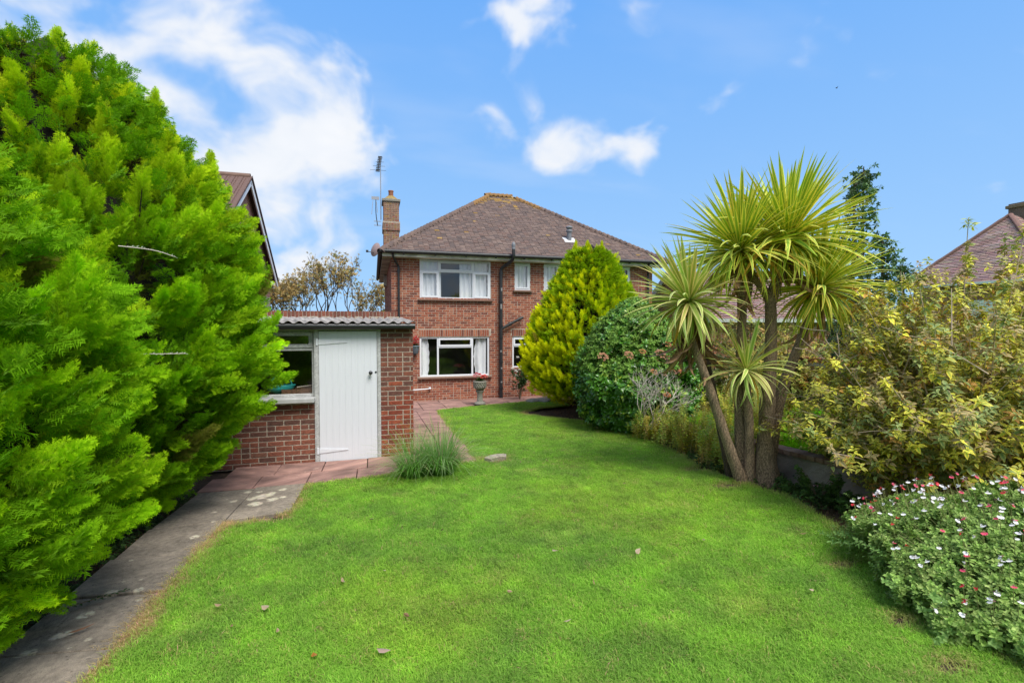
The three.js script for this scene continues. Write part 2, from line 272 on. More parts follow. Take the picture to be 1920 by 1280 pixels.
// grey path of old slabs, with lichen rings where they lie, and red paving before the shed and on to the house
{
  rnd = mulberry(5);
  const cw = 512, ch = 2048, x0 = -2.15, v0 = 1.0, W = 1.4, L = 5.6, cv = document.createElement('canvas'); cv.width = cw; cv.height = ch;
  const c = cv.getContext('2d'), im = c.createImageData(cw, ch);
  for (let j = 0; j < ch; j++) for (let i = 0; i < cw; i++) {
    const x = i / cw * W, y = j / ch * L, k = (j * cw + i) * 4;
    const n = fbm(x * 3, y * 3, 1.1, 5), f = fbm(x * 22, y * 22, 2, 3), s = hash(i, j), w = fbm(x * 1.1 + 4, y * 1.1, 6, 2);
    let b = 116 + 46 * n + 34 * f + 26 * (s - .5) + 16 * w; if (s > .975) b -= 44; if (hash((i >> 2) + 5, (j >> 2) + 9) > .988) b -= 30;
    im.data[k] = b * 1.03; im.data[k + 1] = b * .98; im.data[k + 2] = b * .90; im.data[k + 3] = 255;
  }
  c.putImageData(im, 0, 0);
  const spot = (x, v, r, al = .75) => { const px = (x - x0) / W * cw, py = (v - v0) / L * ch, rx = r / W * cw, ry = r / L * ch; for (let q = 0; q < 60; q++) { const a = R(0, 6.283), d = Math.sqrt(rnd()), w = rx * R(.12, .3); c.fillStyle = `rgba(${R(178, 205) | 0},${R(178, 200) | 0},${R(160, 182) | 0},${al * R(.25, .6)})`; c.beginPath(); c.ellipse(px + Math.cos(a) * d * rx * .85, py + Math.sin(a) * d * ry * .85, w, w * .9, 0, 0, 6.283); c.fill(); } };
  for (const q of [[-1.79, 3.43, .055], [-1.87, 3.27, .05], [-1.78, 3.66, .05], [-1.56, 4.9, .045], [-1.77, 3.93, .05], [-1.6, 3.93, .035], [-1.21, 6.0, .11], [-1.25, 5.74, .09], [-1.1, 5.85, .07], [-1.51, 5.94, .05], [-1.05, 6.22, .05], [-1.44, 6.28, .05], [-1.3, 6.2, .04], [-1.0, 5.9, .04], [-1.33, 5.95, .06], [-1.6, 5.6, .03], [-1.15, 6.1, .05]]) spot(...q);
  for (let k = 0; k < 26; k++) spot(R(-2.0, -.85), R(1.5, 6.4), R(.008, .025), .5);
  const t = new THREE.CanvasTexture(cv); t.colorSpace = THREE.SRGBColorSpace; t.flipY = false; t.wrapS = t.wrapT = THREE.ClampToEdgeWrapping;
  const slabMat = std({ map: t, color: lin(1.08, 1.0, .93), roughness: .95, bumpMap: grainH, bumpScale: .006 });
  function slab(poly, th, mat, parent, tilt = 0, uvf) {
    const s = new THREE.Shape(poly.map(([x, v]) => new THREE.Vector2(x, v))), g = new THREE.ExtrudeGeometry(s, { depth: th - .006, bevelEnabled: true, bevelSize: .006, bevelThickness: .006, bevelSegments: 1, bevelOffset: -.006 });
    const p = g.attributes.position, u = g.attributes.uv, n = g.attributes.normal, dy = R(-.006, .006), tx = tilt * R(-.012, .012), tv = tilt * R(-.012, .012), cx = poly[0][0], cvv = poly[0][1];
    for (let k = 0; k < p.count; k++) { const x = p.getX(k), v = p.getY(k), z = p.getZ(k); u.setXY(k, ...uvf(x, v)); p.setXYZ(k, x, G(v) + z - th + .022 + dy + (x - cx) * tx + (v - cvv) * tv, -v); n.setXYZ(k, n.getX(k), n.getZ(k), -n.getY(k)); }
    const m = part('paving_slab', g, mat, parent); return m;
  }
  const uvGrey = (x, v) => [(x - x0) / W, (v - v0) / L];
  const path = new THREE.Group(); path.name = 'path'; path.userData = { kind: 'structure', label: 'path of worn grey slabs along the conifers', category: 'path' }; scene.add(path);
  const j = [[.4, .38], [1.3, 1.28], [2.3, 2.27], [3.27, 3.18], [3.93, 3.86], [4.56, 4.5], [5.24, 5.26]];
  for (let k = 0; k + 1 < j.length; k++) slab([[-2.04 + R(-.015, .015), j[k][0] + .02], [-1.43 + R(-.012, .012), j[k][1] + .02], [-1.43 + R(-.012, .012), j[k + 1][1] - .006], [-2.04 + R(-.015, .015), j[k + 1][0] - .006]], .05, slabMat, path, 1.5, uvGrey);
  slab([[-2.03, 5.255], [-1.43, 5.275], [-1.40, 6.42], [-2.0, 6.43]], .05, slabMat, path, .6, uvGrey);
  slab([[-1.415, 5.285], [-.85, 5.36], [-.83, 6.41], [-1.385, 6.42]], .05, slabMat, path, .6, uvGrey);
  const redTex = tex(1024, (a, b) => { const n = .62 + .42 * tn(a, b, 10, 5, 2) + .1 * (hash(a * 1024 | 0, b * 1024 | 0) - .5), w = smooth(.18, .42, tn(a, b, 30, 4, 9)) * .55 * smooth(-.1, .25, tn(a, b, 5, 2, 3)); return [lerp(.66 * n + .09, .80, w), lerp(.52 * n + .06, .72, w), lerp(.47 * n + .06, .66, w)]; }, true, .33);
  const redMats = [1, .88, 1.08, .95].map((k) => std({ map: redTex, color: lin(1.2 * k, 1.2 * k, 1.18 * k), roughness: .9, bumpMap: grainH, bumpScale: .006 }));
  const uvRed = (x, v) => [x, v];
  const terrace = new THREE.Group(); terrace.name = 'paved_terrace'; terrace.userData = { kind: 'structure', label: 'red paving before the shed and along to the house', category: 'paving' }; scene.add(terrace);
  const sq = (x1, x2, v1, v2) => slab([[x1 + .006, v1 + .006], [x2 - .006, v1 + .006], [x2 - .006, v2 - .006], [x1 + .006, v2 - .006]], .05, pick(redMats), terrace, .7, uvRed);
  for (let k = 0; k < 4; k++) { sq(-2.03 + k * .6, -1.43 + k * .6, 6.44, 7.04); sq(-1.9 + k * .6, -1.3 + k * .6, 7.04, 7.64); }
  sq(.37, .92, 6.9, 7.64); sq(.92, 1.46, 6.9, 7.64);
  for (let k = 0; k < 9; k++) { const v1 = 7.64 + k * .6, w = .004 * k; sq(.62, 1.07, v1, v1 + .6); sq(1.07, 1.5 + w * 3, v1, v1 + .6); }
  for (let a = 0; a < 14; a++) for (let b = 0; b < 4; b++) { const x1 = .62 + a * .66, v1 = 13.04 + b * .57; if (a > 1 && b === 0 && a > 2) continue; if (x1 > 9.5) continue; sq(x1, x1 + .66, v1, v1 + .57); }
  slab([[-1.2, 5.12], [-1.0, 5.14], [-1.0, 5.24], [-1.2, 5.22]], .05, redMats[0], terrace, .5, uvRed);
}

/* ------------------------------------------------------------------ bricks */
const brickCache = new Map();
function brickGeo(w, h, variant) {
  const key = `${Math.round(w * 200)}_${Math.round(h * 200)}_${variant}`; if (brickCache.has(key)) return brickCache.get(key);
  const c = .004, d = .032, r2 = mulberry(variant * 77 + 3), J = () => (r2() - .5) * .005, b = new MB(), W = w / 2, Hh = h / 2;
  const F = [[-W + c + J(), -Hh + c + J(), d + J() * .5], [W - c + J(), -Hh + c + J(), d + J() * .5], [W - c + J(), Hh - c + J(), d + J() * .5], [-W + c + J(), Hh - c + J(), d + J() * .5]];
  const E = [[-W, -Hh, d - c], [W, -Hh, d - c], [W, Hh, d - c], [-W, Hh, d - c]], B = E.map((q) => [q[0], q[1], 0]), one = [1, 1, 1];
  b.tri(F[0], F[1], F[2], one); b.tri(F[0], F[2], F[3], one);
  for (let k = 0; k < 4; k++) { const n = (k + 1) % 4; b.tri(E[k], E[n], F[n], one); b.tri(E[k], F[n], F[k], one); b.tri(B[k], B[n], E[n], one); b.tri(B[k], E[n], E[k], one); }
  const g = b.geo(), u = g.attributes.uv, ox = r2() * 3, oy = r2() * 3; for (let k = 0; k < u.count; k++) u.setXY(k, u.getX(k) + ox, u.getY(k) + oy);
  brickCache.set(key, g); return g;
}
function bond(x0, x1, y0, y1, holes = [], half = .2) {
  const out = []; let row = 0;
  for (let y = y0; y + .06 < y1 + .01; y += .075, row++) {
    let x = x0 - (row % 2) * .1125 - (row % 4 > 1 ? .0 : 0);
    const segs = [];
    while (x < x1) { if (rnd() < half) { segs.push([x, x + .1025], [x + .1125, x + .215]); } else segs.push([x, x + .215]); x += .225; }
    for (let [a, b] of segs) {
      a = Math.max(a, x0); b = Math.min(b, x1); let parts = [[a, b]];
      for (const q of holes) if (y + .0325 > q[2] && y + .0325 < q[3]) parts = parts.flatMap(([s, e]) => (e <= q[0] || s >= q[1]) ? [[s, e]] : [[s, Math.min(e, q[0])], [Math.max(s, q[1]), e]].filter(([m, n]) => n - m > .001));
      for (const [s, e] of parts) if (e - s > .03) out.push({ x: (s + e) / 2, y: y + .0325, w: e - s - .003, h: .063 });
    }
  }
  return out;
}
function soldiers(x0, x1, y0, h = .215) { const out = []; for (let x = x0; x + .065 <= x1 + .01; x += .075) out.push({ x: x + .0325, y: y0 + h / 2, w: .065, h }); return out; }
// lays bricks on a wall whose face starts at `origin` and runs along `turn`; the nearest `limit` are single parts
function lay(parent, list, origin, turn, palette, limit, score, matFor) {
  const base = new THREE.Matrix4().makeRotationY(turn).setPosition(origin), rest = new MB();
  const mats = palette.map((c) => std({ color: c, roughness: .92, map: grain, bumpMap: grainH, bumpScale: .004 }));
  const order = list.map((b, i) => [score ? score(b) : -i, b]).sort((a, b) => b[0] - a[0]).map((q) => q[1]);
  order.forEach((b, i) => {
    const k = matFor ? matFor(b) : Math.floor(Math.pow(rnd(), 1.25) * palette.length), g = brickGeo(b.w, b.h, Math.floor(rnd() * 4)), m = new THREE.Matrix4().makeTranslation(b.x, b.y, -.0275 + R(-.001, .002)).premultiply(base);
    if (i < limit) { const o = part('brick', g, mats[k], parent); o.applyMatrix4(m); } else rest.add(g, m, palette[k].clone().multiplyScalar(R(.88, 1.1)));
  });
  if (rest.p.length) part('brickwork', rest.geo(), M.brickCol, parent, { ...STUFF });
}
const HOUSE_BRICK = [srgb(184, 106, 76), srgb(174, 96, 70), srgb(192, 118, 88), srgb(166, 90, 66), srgb(196, 128, 98), srgb(148, 84, 66), srgb(124, 72, 60)];
const SHED_BRICK = [srgb(150, 90, 72), srgb(136, 82, 67), srgb(160, 92, 70), srgb(124, 78, 67), srgb(110, 74, 65), srgb(144, 100, 82), srgb(98, 70, 62)];
SHED_BRICK.forEach((c) => c.lerp(srgb(138, 88, 70), .35)); HOUSE_BRICK.forEach((c) => c.lerp(srgb(182, 106, 78), .22));
const RED_BRICK = [srgb(162, 78, 52), srgb(150, 72, 50), srgb(140, 70, 52), srgb(170, 88, 60)];

/* ------------------------------------------------------------------ windows */
function ring(x0, x1, y0, y1, holes, d) {
  const s = new THREE.Shape([[x0, y0], [x1, y0], [x1, y1], [x0, y1]].map((q) => new THREE.Vector2(...q)));
  for (const h of holes) s.holes.push(new THREE.Path([[h[0], h[2]], [h[0], h[3]], [h[1], h[3]], [h[1], h[2]]].map((q) => new THREE.Vector2(...q))));
  return new THREE.ExtrudeGeometry(s, { depth: d, bevelEnabled: true, bevelSize: .004, bevelThickness: .004, bevelSegments: 1, bevelOffset: -.004 });
}
// cells: [x0, x1, y0, y1, opening light?, pane material] in fractions of the window
function makeWindow(parent, x0, x1, y0, y1, z, cells, o = {}) {
  const w = new THREE.Group(); w.name = 'window'; parent.add(w);
  const f = o.frame ?? .055, X = (q) => lerp(x0, x1, q), Y = (q) => lerp(y0, y1, q), b = o.bar ?? .028, mat = o.mat ?? M.white;
  const rects = cells.map((c) => [c[0] === 0 ? x0 + f : X(c[0]) + b, c[1] === 1 ? x1 - f : X(c[1]) - b, c[2] === 0 ? y0 + f : Y(c[2]) + b, c[3] === 1 ? y1 - f : Y(c[3]) - b]);
  const fr = part('frame', ring(x0, x1, y0, y1, rects, .06), mat, w); fr.position.z = z - .06;
  rects.forEach((r, k) => {
    let q = r; const open = cells[k][4];
    if (open) { q = [r[0] + .042, r[1] - .042, r[2] + .042, r[3] - .042]; const s = part('sash', ring(r[0] - .012, r[1] + .012, r[2] - .012, r[3] + .012, [q], .05), mat, w); s.position.z = z - .036; }
    const g = part('pane', new THREE.PlaneGeometry(q[1] - q[0] + .01, q[3] - q[2] + .01), cells[k][5] ?? M.glass, w); g.position.set((q[0] + q[1]) / 2, (q[2] + q[3]) / 2, z - .03);
  });
  for (const [a, bb, c, d, sw] of o.curtains ?? []) part('curtain', drape(X(a), X(bb), Y(c), Y(d), z - .115, sw), M.curtain, w);
  if (o.sill) { const s = part('sill', roundBox(x1 - x0 + .12, .055, .2, .012), o.sillMat ?? M.tileSill, w); s.position.set((x0 + x1) / 2, y0 - .03, z + .005 + (o.sillOut ?? 0)); s.rotation.x = .12; }
  return w;
}
function drape(x0, x1, y0, y1, z, swag = 0) {               // a hanging curtain with folds; swag pulls its free edge in
  const nx = Math.max(10, Math.round(Math.abs(x1 - x0) * 60)), ny = 14, p = [], idx = [];
  for (let j = 0; j <= ny; j++) for (let i = 0; i <= nx; i++) {
    const s = i / nx, t = j / ny, free = swag * Math.sin(t * 2.6 + .3) + .012 * Math.sin(t * 60) * (swag ? 1 : 0), xx = lerp(x0, x1 + free, s);
    p.push(xx, lerp(y0, y1, t), z + .028 * Math.sin(s * nx * .62 + .4 * Math.sin(t * 2)) + .01 * Math.sin(s * nx * .23));
  }
  for (let j = 0; j < ny; j++) for (let i = 0; i < nx; i++) { const a = j * (nx + 1) + i; idx.push(a, a + 1, a + nx + 1, a + 1, a + nx + 2, a + nx + 1); }
  const g = new THREE.BufferGeometry(); g.setAttribute('position', new THREE.Float32BufferAttribute(p, 3)); g.setIndex(idx); g.computeVertexNormals(); return g;
}

/* ------------------------------------------------------------------ the house */
const HV = 15.3, HX0 = .54, HX1 = 9.63, HY0 = -.70, EAVE = 3.80;
{
  rnd = mulberry(99);
  const house = thing('brick_house', 'detached two storey red brick house with brown hipped tile roof', 'house');
  const holes = [[1.40, 3.67, 2.57, EAVE], [4.49, 5.02, 2.90, EAVE], [5.51, 6.55, 2.90, EAVE], [7.62, 8.73, 2.90, EAVE], [1.39, 3.63, .11, 1.37], [4.41, 5.6, .33, 1.37], [6.6, 8.6, .11, 1.37]];
  // front wall with its openings, the other walls, floors and the partition behind the rooms
  const s = new THREE.Shape([[HX0, HY0], [HX1, HY0], [HX1, EAVE], [HX0, EAVE]].map((q) => new THREE.Vector2(...q)));
  for (const h of holes) s.holes.push(new THREE.Path([[h[0], h[2]], [h[0], Math.min(h[3], EAVE - .002)], [h[1], Math.min(h[3], EAVE - .002)], [h[1], h[2]]].map((q) => new THREE.Vector2(...q))));
  const fg = new THREE.ExtrudeGeometry(s, { depth: .26, bevelEnabled: false }); fg.translate(0, 0, -HV - .26);
  const wall = part('wall', fg, M.mortar, house);
  const mb = new MB(), H = EAVE - HY0, yc = (EAVE + HY0) / 2, VB = 23.8;
  mb.box(.26, H, VB - HV - .26, HX0 + .13, yc, -(HV + .26 + (VB - HV - .26) / 2)); mb.box(.26, H, VB - HV - .26, HX1 - .13, yc, -(HV + .26 + (VB - HV - .26) / 2)); mb.box(HX1 - HX0 - .54, H, .26, (HX0 + HX1) / 2, yc, -VB + .13);
  part('wall', mb.geo(), M.mortar, house);
  const inner = new MB(), wx = HX1 - HX0 - .54, cx = (HX0 + HX1) / 2;
  inner.box(wx, .25, VB - HV - .6, cx, 2.05, -(HV + VB) / 2 - .01); inner.box(wx, .1, VB - HV - .6, cx, -.55, -(HV + VB) / 2); inner.box(wx, .1, VB - HV - .6, cx, EAVE - .06, -(HV + VB) / 2);
  inner.box(wx, 2.6, .1, cx, 3.0 - .1, -HV - 3.6); inner.box(wx, 2.4, .1, cx, .72, -HV - 3.9); inner.box(.1, 1.4, 3.2, 4.15, 3.0, -HV - 1.9); inner.box(.1, 2.3, 3.2, 4.05, .72, -HV - 1.9); inner.box(.1, 1.4, 3.2, 5.27, 3.0, -HV - 1.9); inner.box(.1, 1.4, 3.2, 7.1, 3.0, -HV - 1.9);
  part('inner_wall', inner.geo(), M.room, house);
  // brick facing
  const list = bond(HX0, HX1, -.69, EAVE - .01, holes.concat([[1.36, 3.68, 1.38, 1.62], [4.38, 5.64, 1.38, 1.62], [6.56, 8.64, 1.38, 1.62], [1.33, 3.71, .02, .11]]), .22).concat(soldiers(1.37, 3.66, 1.385), soldiers(4.39, 5.63, 1.385), soldiers(6.57, 8.62, 1.385));
  lay(house, list, V(0, 0, HV), 0, HOUSE_BRICK, 300, (b) => -Math.hypot(b.x - 2.6, (b.y - 1.9) * 1.15) + (b.h > .1 ? 1.2 : 0));
  lay(house, bond(0, VB - HV, -.69, EAVE - .01, [], .15), V(HX0, 0, VB), -Math.PI / 2, HOUSE_BRICK, 0);
  // windows
  makeWindow(house, 1.40, 3.67, 2.57, 3.79, -HV - .01, [[0, .26, 0, .71, 1], [0, .26, .71, 1], [.26, .75, 0, .71], [.26, .75, .71, 1, 1], [.75, 1, 0, .71, 1], [.75, 1, .71, 1]], { sill: 1, curtains: [[.02, .30, .02, .98, 0], [.56, .98, .02, .98, -.03]] });
  const blind = (x0, x1, y0, y1) => part('blind', drape(x0, x1, y0, y1, -HV - .10), M.curtain, house);
  makeWindow(house, 4.49, 5.02, 2.90, 3.79, -HV - .01, [[0, 1, 0, 1, 1]], { sill: 1 }); blind(4.5, 5.0, 2.93, 3.78);
  makeWindow(house, 5.51, 6.55, 2.90, 3.79, -HV - .01, [[0, .5, 0, 1, 1], [.5, 1, 0, 1]], { sill: 1 }); blind(5.53, 6.5, 2.93, 3.78);
  makeWindow(house, 7.62, 8.73, 2.90, 3.79, -HV - .01, [[0, .5, 0, 1, 1], [.5, 1, 0, 1, 1]], { sill: 1 });
  makeWindow(house, 1.39, 3.63, .11, 1.37, -HV - .035, [[0, .255, 0, 1], [.255, .75, 0, .745], [.255, .75, .745, 1, 1], [.75, 1, 0, 1]], { sill: 1, sillOut: .02, curtains: [[.03, .11, .03, .95, .06], [.965, .83, .03, .95, -.1]] });
  makeWindow(house, 4.41, 5.6, .33, 1.37, -HV - .035, [[0, .5, 0, .7], [0, .5, .7, 1, 1], [.5, 1, 0, 1]], { sill: 1 });
  makeWindow(house, 6.6, 8.6, .11, 1.37, -HV - .035, [[0, .5, 0, 1], [.5, 1, 0, 1]], { sill: 1 });
  // roof: hipped, with a short ridge
  const E0 = [.27, 3.97, 14.93], E1 = [10.0, 3.97, 14.93], B0 = [.27, 3.97, 24.0], B1 = [10.0, 3.97, 24.0], T0 = [4.62, 7.03, 19.42], T1 = [5.6, 7.03, 19.42];
  const roof = new THREE.Group(); roof.name = 'roof'; house.add(roof);
  const P = (q) => [q[0], q[1] - .03, -q[2]], col = [.16, .11, .09], un = new MB();
  un.tri(P(E0), P(E1), P(T1), col); un.tri(P(E0), P(T1), P(T0), col); un.tri(P(E1), P(B1), P(T1), col); un.tri(P(B0), P(E0), P(T0), col); un.tri(P(B1), P(B0), P(T0), col); un.tri(P(B1), P(T0), P(T1), col);
  un.tri(P(E0), P(B0), P(B1), col); un.tri(P(E0), P(B1), P(E1), col);
  part('underlay', un.geo(), M.tileCol, roof);
  const TILE = [srgb(126, 106, 97), srgb(114, 97, 90), srgb(138, 116, 104), srgb(104, 90, 86), srgb(148, 126, 114), srgb(124, 96, 84), srgb(94, 84, 81)], LICHEN = [srgb(168, 132, 66), srgb(150, 116, 62), srgb(180, 146, 84)];
  TILE.forEach((c) => c.lerp(srgb(124, 102, 94), .42));
  const tileMats = TILE.map((c) => std({ color: c, roughness: .92, map: grain, bumpMap: grainH, bumpScale: .004 }));
  const tg = [0, 1, 2].map((k) => { const g = new THREE.BoxGeometry(.158, .019, .19, 2, 1, 1), p = g.attributes.position; for (let i = 0; i < p.count; i++) if (Math.abs(p.getX(i)) < .01) p.setY(i, p.getY(i) + .006 + .002 * k); g.computeVertexNormals(); return g; });
  const face = (A, Bq, C, D, single) => {                     // A,B the eave, C,D the top (C above B)
    const a = V(...A), b = V(...Bq), c = V(...C), d = V(...D), along = b.clone().sub(a), W = along.length(); along.normalize();
    const mid = a.clone().add(b).multiplyScalar(.5), top = c.clone().add(d).multiplyScalar(.5), up = top.clone().sub(mid); up.addScaledVector(along, -up.dot(along)); const S = up.length(); up.normalize();
    const nn = along.clone().cross(up).normalize(), l0 = d.clone().sub(a).dot(along), r0 = c.clone().sub(a).dot(along), list = [];
    for (let i = 0, s0 = -.03; s0 < S - .05; i++, s0 += .1) {
      const t = clamp(s0 / S), L = l0 * t, Rr = lerp(W, r0, t);
      for (let x = L + .05 + (i % 2) * .0825; x < Rr - .03; x += .165) list.push([x, s0, t, i]);
    }
    const rest = new MB(); let made = 0;
    for (const [x, s0, t, i] of list) {
      const o = a.clone().addScaledVector(along, x + R(-.006, .006)).addScaledVector(up, s0 + .085).addScaledVector(nn, .012 + R(0, .006));
      const tilt = .055 + R(-.02, .03), y = nn.clone().multiplyScalar(Math.cos(tilt)).addScaledVector(up, Math.sin(tilt)), z = up.clone().multiplyScalar(-Math.cos(tilt)).addScaledVector(nn, Math.sin(tilt));
      const m = new THREE.Matrix4().makeBasis(along, y, z).setPosition(o), moss = rnd() < smooth(.78, 1.02, t + .18 * perlin.noise(x * 1.3, s0 * 2, 3)) * .9 || rnd() < .006, k = Math.floor(rnd() * 7);
      if (single && made < single && i > 0 && i < 9 && x > 0 && x < 7.5) { const q = part('tile', tg[made % 3], tileMats[k], roof); q.applyMatrix4(m); made++; } else rest.add(tg[i % 3], m, (moss ? pick(LICHEN) : TILE[k]).clone().multiplyScalar(R(.85, 1.12)));
    }
    part('tiling', rest.geo(), M.tileCol, roof, { ...STUFF });
  };
  face(E0, E1, T1, T0, 300); face(B0, E0, T0, T0, 0); face(E1, B1, T1, T1, 0);
  const cap = new THREE.CylinderGeometry(.085, .135, .26, 8, 1, true, -1.75, 3.5), capMats = [tileMats[0], tileMats[2], tileMats[3], std({ color: srgb(160, 122, 74), map: grain, roughness: .95 })];
  const hip = (a, b, mossy) => { const A = V(...a), B = V(...b), L = A.distanceTo(B), d = B.clone().sub(A).normalize(), n = Math.floor(L / .18); for (let k = 0; k < n; k++) { const c = A.clone().addScaledVector(d, .05 + k * .18).add(new THREE.Vector3(0, .0, 0)); const side = new THREE.Vector3().crossVectors(d, UP).normalize(), upv = new THREE.Vector3().crossVectors(side, d).normalize(), tilt = .34 + R(-.05, .05), y = d.clone().multiplyScalar(Math.cos(tilt)).addScaledVector(upv, Math.sin(tilt)), z = upv.clone().multiplyScalar(Math.cos(tilt)).addScaledVector(d, -Math.sin(tilt)); const q = part('hip_tile', cap, k > n - 8 || mossy ? capMats[3] : pick(capMats.slice(0, 3)), roof); q.applyMatrix4(new THREE.Matrix4().makeBasis(new THREE.Vector3().crossVectors(y, z), y, z).setPosition(c)); } };
  hip(E0, T0); hip(E1, T1); hip([T0[0] - .1, T0[1] + .03, T0[2]], [T1[0] + .12, T1[1] + .03, T1[2]], true);
  // eaves: soffit, fascia, gutters
  const ev = new MB(); ev.box(9.73, .02, .36, 5.135, EAVE + .012, -HV + .17); ev.box(9.73, .17, .025, 5.135, 3.895, -14.97); ev.box(.26, .02, 8.6, .41, EAVE + .012, -19.75); ev.box(.025, .17, 8.6, .30, 3.895, -19.42);
  part('soffit', ev.geo(), M.cream, house);
  const gut = (x0, z0, x1, z1, y) => { const L = Math.hypot(x1 - x0, z1 - z0), g = new THREE.CylinderGeometry(.058, .058, L, 10, 1, false, 0, 6.283); g.scale(1, 1, 1.1); const m = part('gutter', g, M.blackOld, house); m.position.set((x0 + x1) / 2, y, (z0 + z1) / 2); m.rotation.set(Math.PI / 2, 0, 0); if (Math.abs(x1 - x0) > Math.abs(z1 - z0)) m.rotation.set(0, 0, Math.PI / 2); return m; };
  gut(.2, -14.87, 10.06, -14.87, 3.945); gut(.2, -14.93, .2, -23.9, 3.945);
  for (let x = .9; x < 10; x += .95) { const b = part('gutter_bracket', roundBox(.03, .14, .13), M.black, house); b.position.set(x, 3.93, -14.9); }
  // pipes
  const pipe = (pts, r, mat = M.blackOld, name = 'drainpipe') => { const p = part(name, limb(pts, [r, r], 10, 5), mat, house); return p; };
  const collar = (x, y, z, r) => { const c = part('pipe_collar', new THREE.CylinderGeometry(r, r, .07, 12), M.black, house); c.position.set(x, y, z); };
  const dp = (x) => { pipe([V(x, -.62, 15.22), V(x, 1.5, 15.22), V(x, 3.42, 15.22), V(x, 3.52, 15.22)], .034); pipe([V(x, 3.5, 15.22), V(x - .03, 3.58, 15.2), V(x - .16, 3.78, 14.98), V(x - .18, 3.9, 14.88)], .034); for (const y of [.2, 1.9, 3.4]) collar(x, y, -15.22, .045); };
  dp(.76); dp(9.42);
  const sx = 3.99; pipe([V(sx, -.66, 15.18), V(sx, .8, 15.18), V(sx, 2.4, 15.18), V(sx, 3.45, 15.18)], .055); pipe([V(sx, 3.43, 15.18), V(sx + .03, 3.58, 15.16), V(sx + .24, 3.76, 14.92), V(sx + .29, 3.9, 14.74), V(sx + .29, 4.15, 14.72)], .055);
  for (const y of [-.3, .55, 1.35, 1.72, 2.5, 3.42]) collar(sx, y, -15.18, .07);
  pipe([V(sx, 1.62, 15.18), V(sx + .22, 1.74, 15.16), V(sx + .62, 1.95, 15.15), V(sx + .74, 2.0, 15.17)], .048); { const c = part('pipe_collar', new THREE.CylinderGeometry(.06, .06, .08, 12), M.black, house); c.position.set(sx + .3, 1.78, -15.16); c.rotation.z = -1.08; }
  { const m = part('vent_cowl', new THREE.LatheGeometry([[.05, 0], [.06, .02], [.06, .06], [.045, .08], [.07, .14], [.05, .2], [.02, .25]].map((q) => new THREE.Vector2(...q)), 10), M.lead, house); m.position.set(sx + .29, 4.12, -14.72); }
  // paint worn off the pipe in places
  for (const [y, h] of [[2.9, .1], [2.35, .16], [.9, .06], [.35, .05], [-.1, .05]]) { const w = part('worn_paint', new THREE.CylinderGeometry(.0562, .0562, h, 10, 1, true, -.5, 1.0), std({ color: lin(.35, .35, .34), map: grain }), house); w.position.set(sx, y, -15.18); w.rotation.y = R(-.5, .5); }
  pipe([V(.62, -.28, 15.2), V(1.2, -.27, 15.2), V(1.66, -.25, 15.2)], .018, M.white, 'waste_pipe'); { const e = part('pipe_elbow', new THREE.SphereGeometry(.042, 12, 9), M.white, house); e.position.set(1.69, -.24, -15.22); e.scale.set(1, 1, 1.3); }
  // chimney and flue
  const ch = new THREE.Group(); ch.name = 'chimney'; house.add(ch);
  const CB = [srgb(176, 138, 112), srgb(166, 128, 106), srgb(182, 146, 98), srgb(156, 124, 104), srgb(172, 112, 90)];
  part('stack', boxGeo(.60, 3.4, .86), M.mortarGrey, ch).position.set(.735, 5.05, -20.6);
  part('stack_shoulder', boxGeo(.68, .36, .94), M.mortarGrey, ch).position.set(.735, 5.75, -20.6);
  for (const [w, y0, y1, z] of [[.61, 4.3, 5.57, 20.165], [.69, 5.58, 5.9, 20.125], [.61, 5.94, 6.74, 20.165]]) { lay(ch, bond(.735 - w / 2, .735 + w / 2, y0, y1, [], .5), V(0, 0, z), 0, CB, 0); lay(ch, bond(0, .87, y0, y1, [], .3), V(.735 - w / 2 + .003, 0, 21.03), -Math.PI / 2, CB, 0); }
  part('coping', roundBox(.72, .11, .98, .02), M.stone, ch).position.set(.735, 6.78, -20.6);
  { const f = part('flaunching', new THREE.CylinderGeometry(.14, .44, .22, 4, 1), std({ color: srgb(172, 148, 92), map: grain, roughness: 1 }), ch); f.rotation.y = Math.PI / 4; f.position.set(.735, 6.94, -20.6); }
  part('chimney_pot', new THREE.LatheGeometry([[.09, 0], [.1, .02], [.095, .2], [.11, .21], [.11, .25], [.08, .25], [.07, .1]].map((q) => new THREE.Vector2(...q)), 12), M.terracotta, ch).position.set(.74, 7.02, -20.6);
  const fl = new THREE.Group(); fl.name = 'flue'; house.add(fl); fl.position.set(6.75, 4.72, -16.1);
  part('flue_pipe', new THREE.LatheGeometry([[.085, -.1], [.085, .34], [.115, .35], [.115, .41], [.08, .42], [.08, .47], [.12, .48], [.12, .53], [.06, .56], [0, .56]].map((q) => new THREE.Vector2(...q)), 14), M.lead, fl);
  const fs = part('flashing', roundBox(.46, .02, .4), std({ color: lin(.5, .5, .5), roughness: .5 }), fl); fs.rotation.x = .6; fs.position.set(0, .06, .03);
}
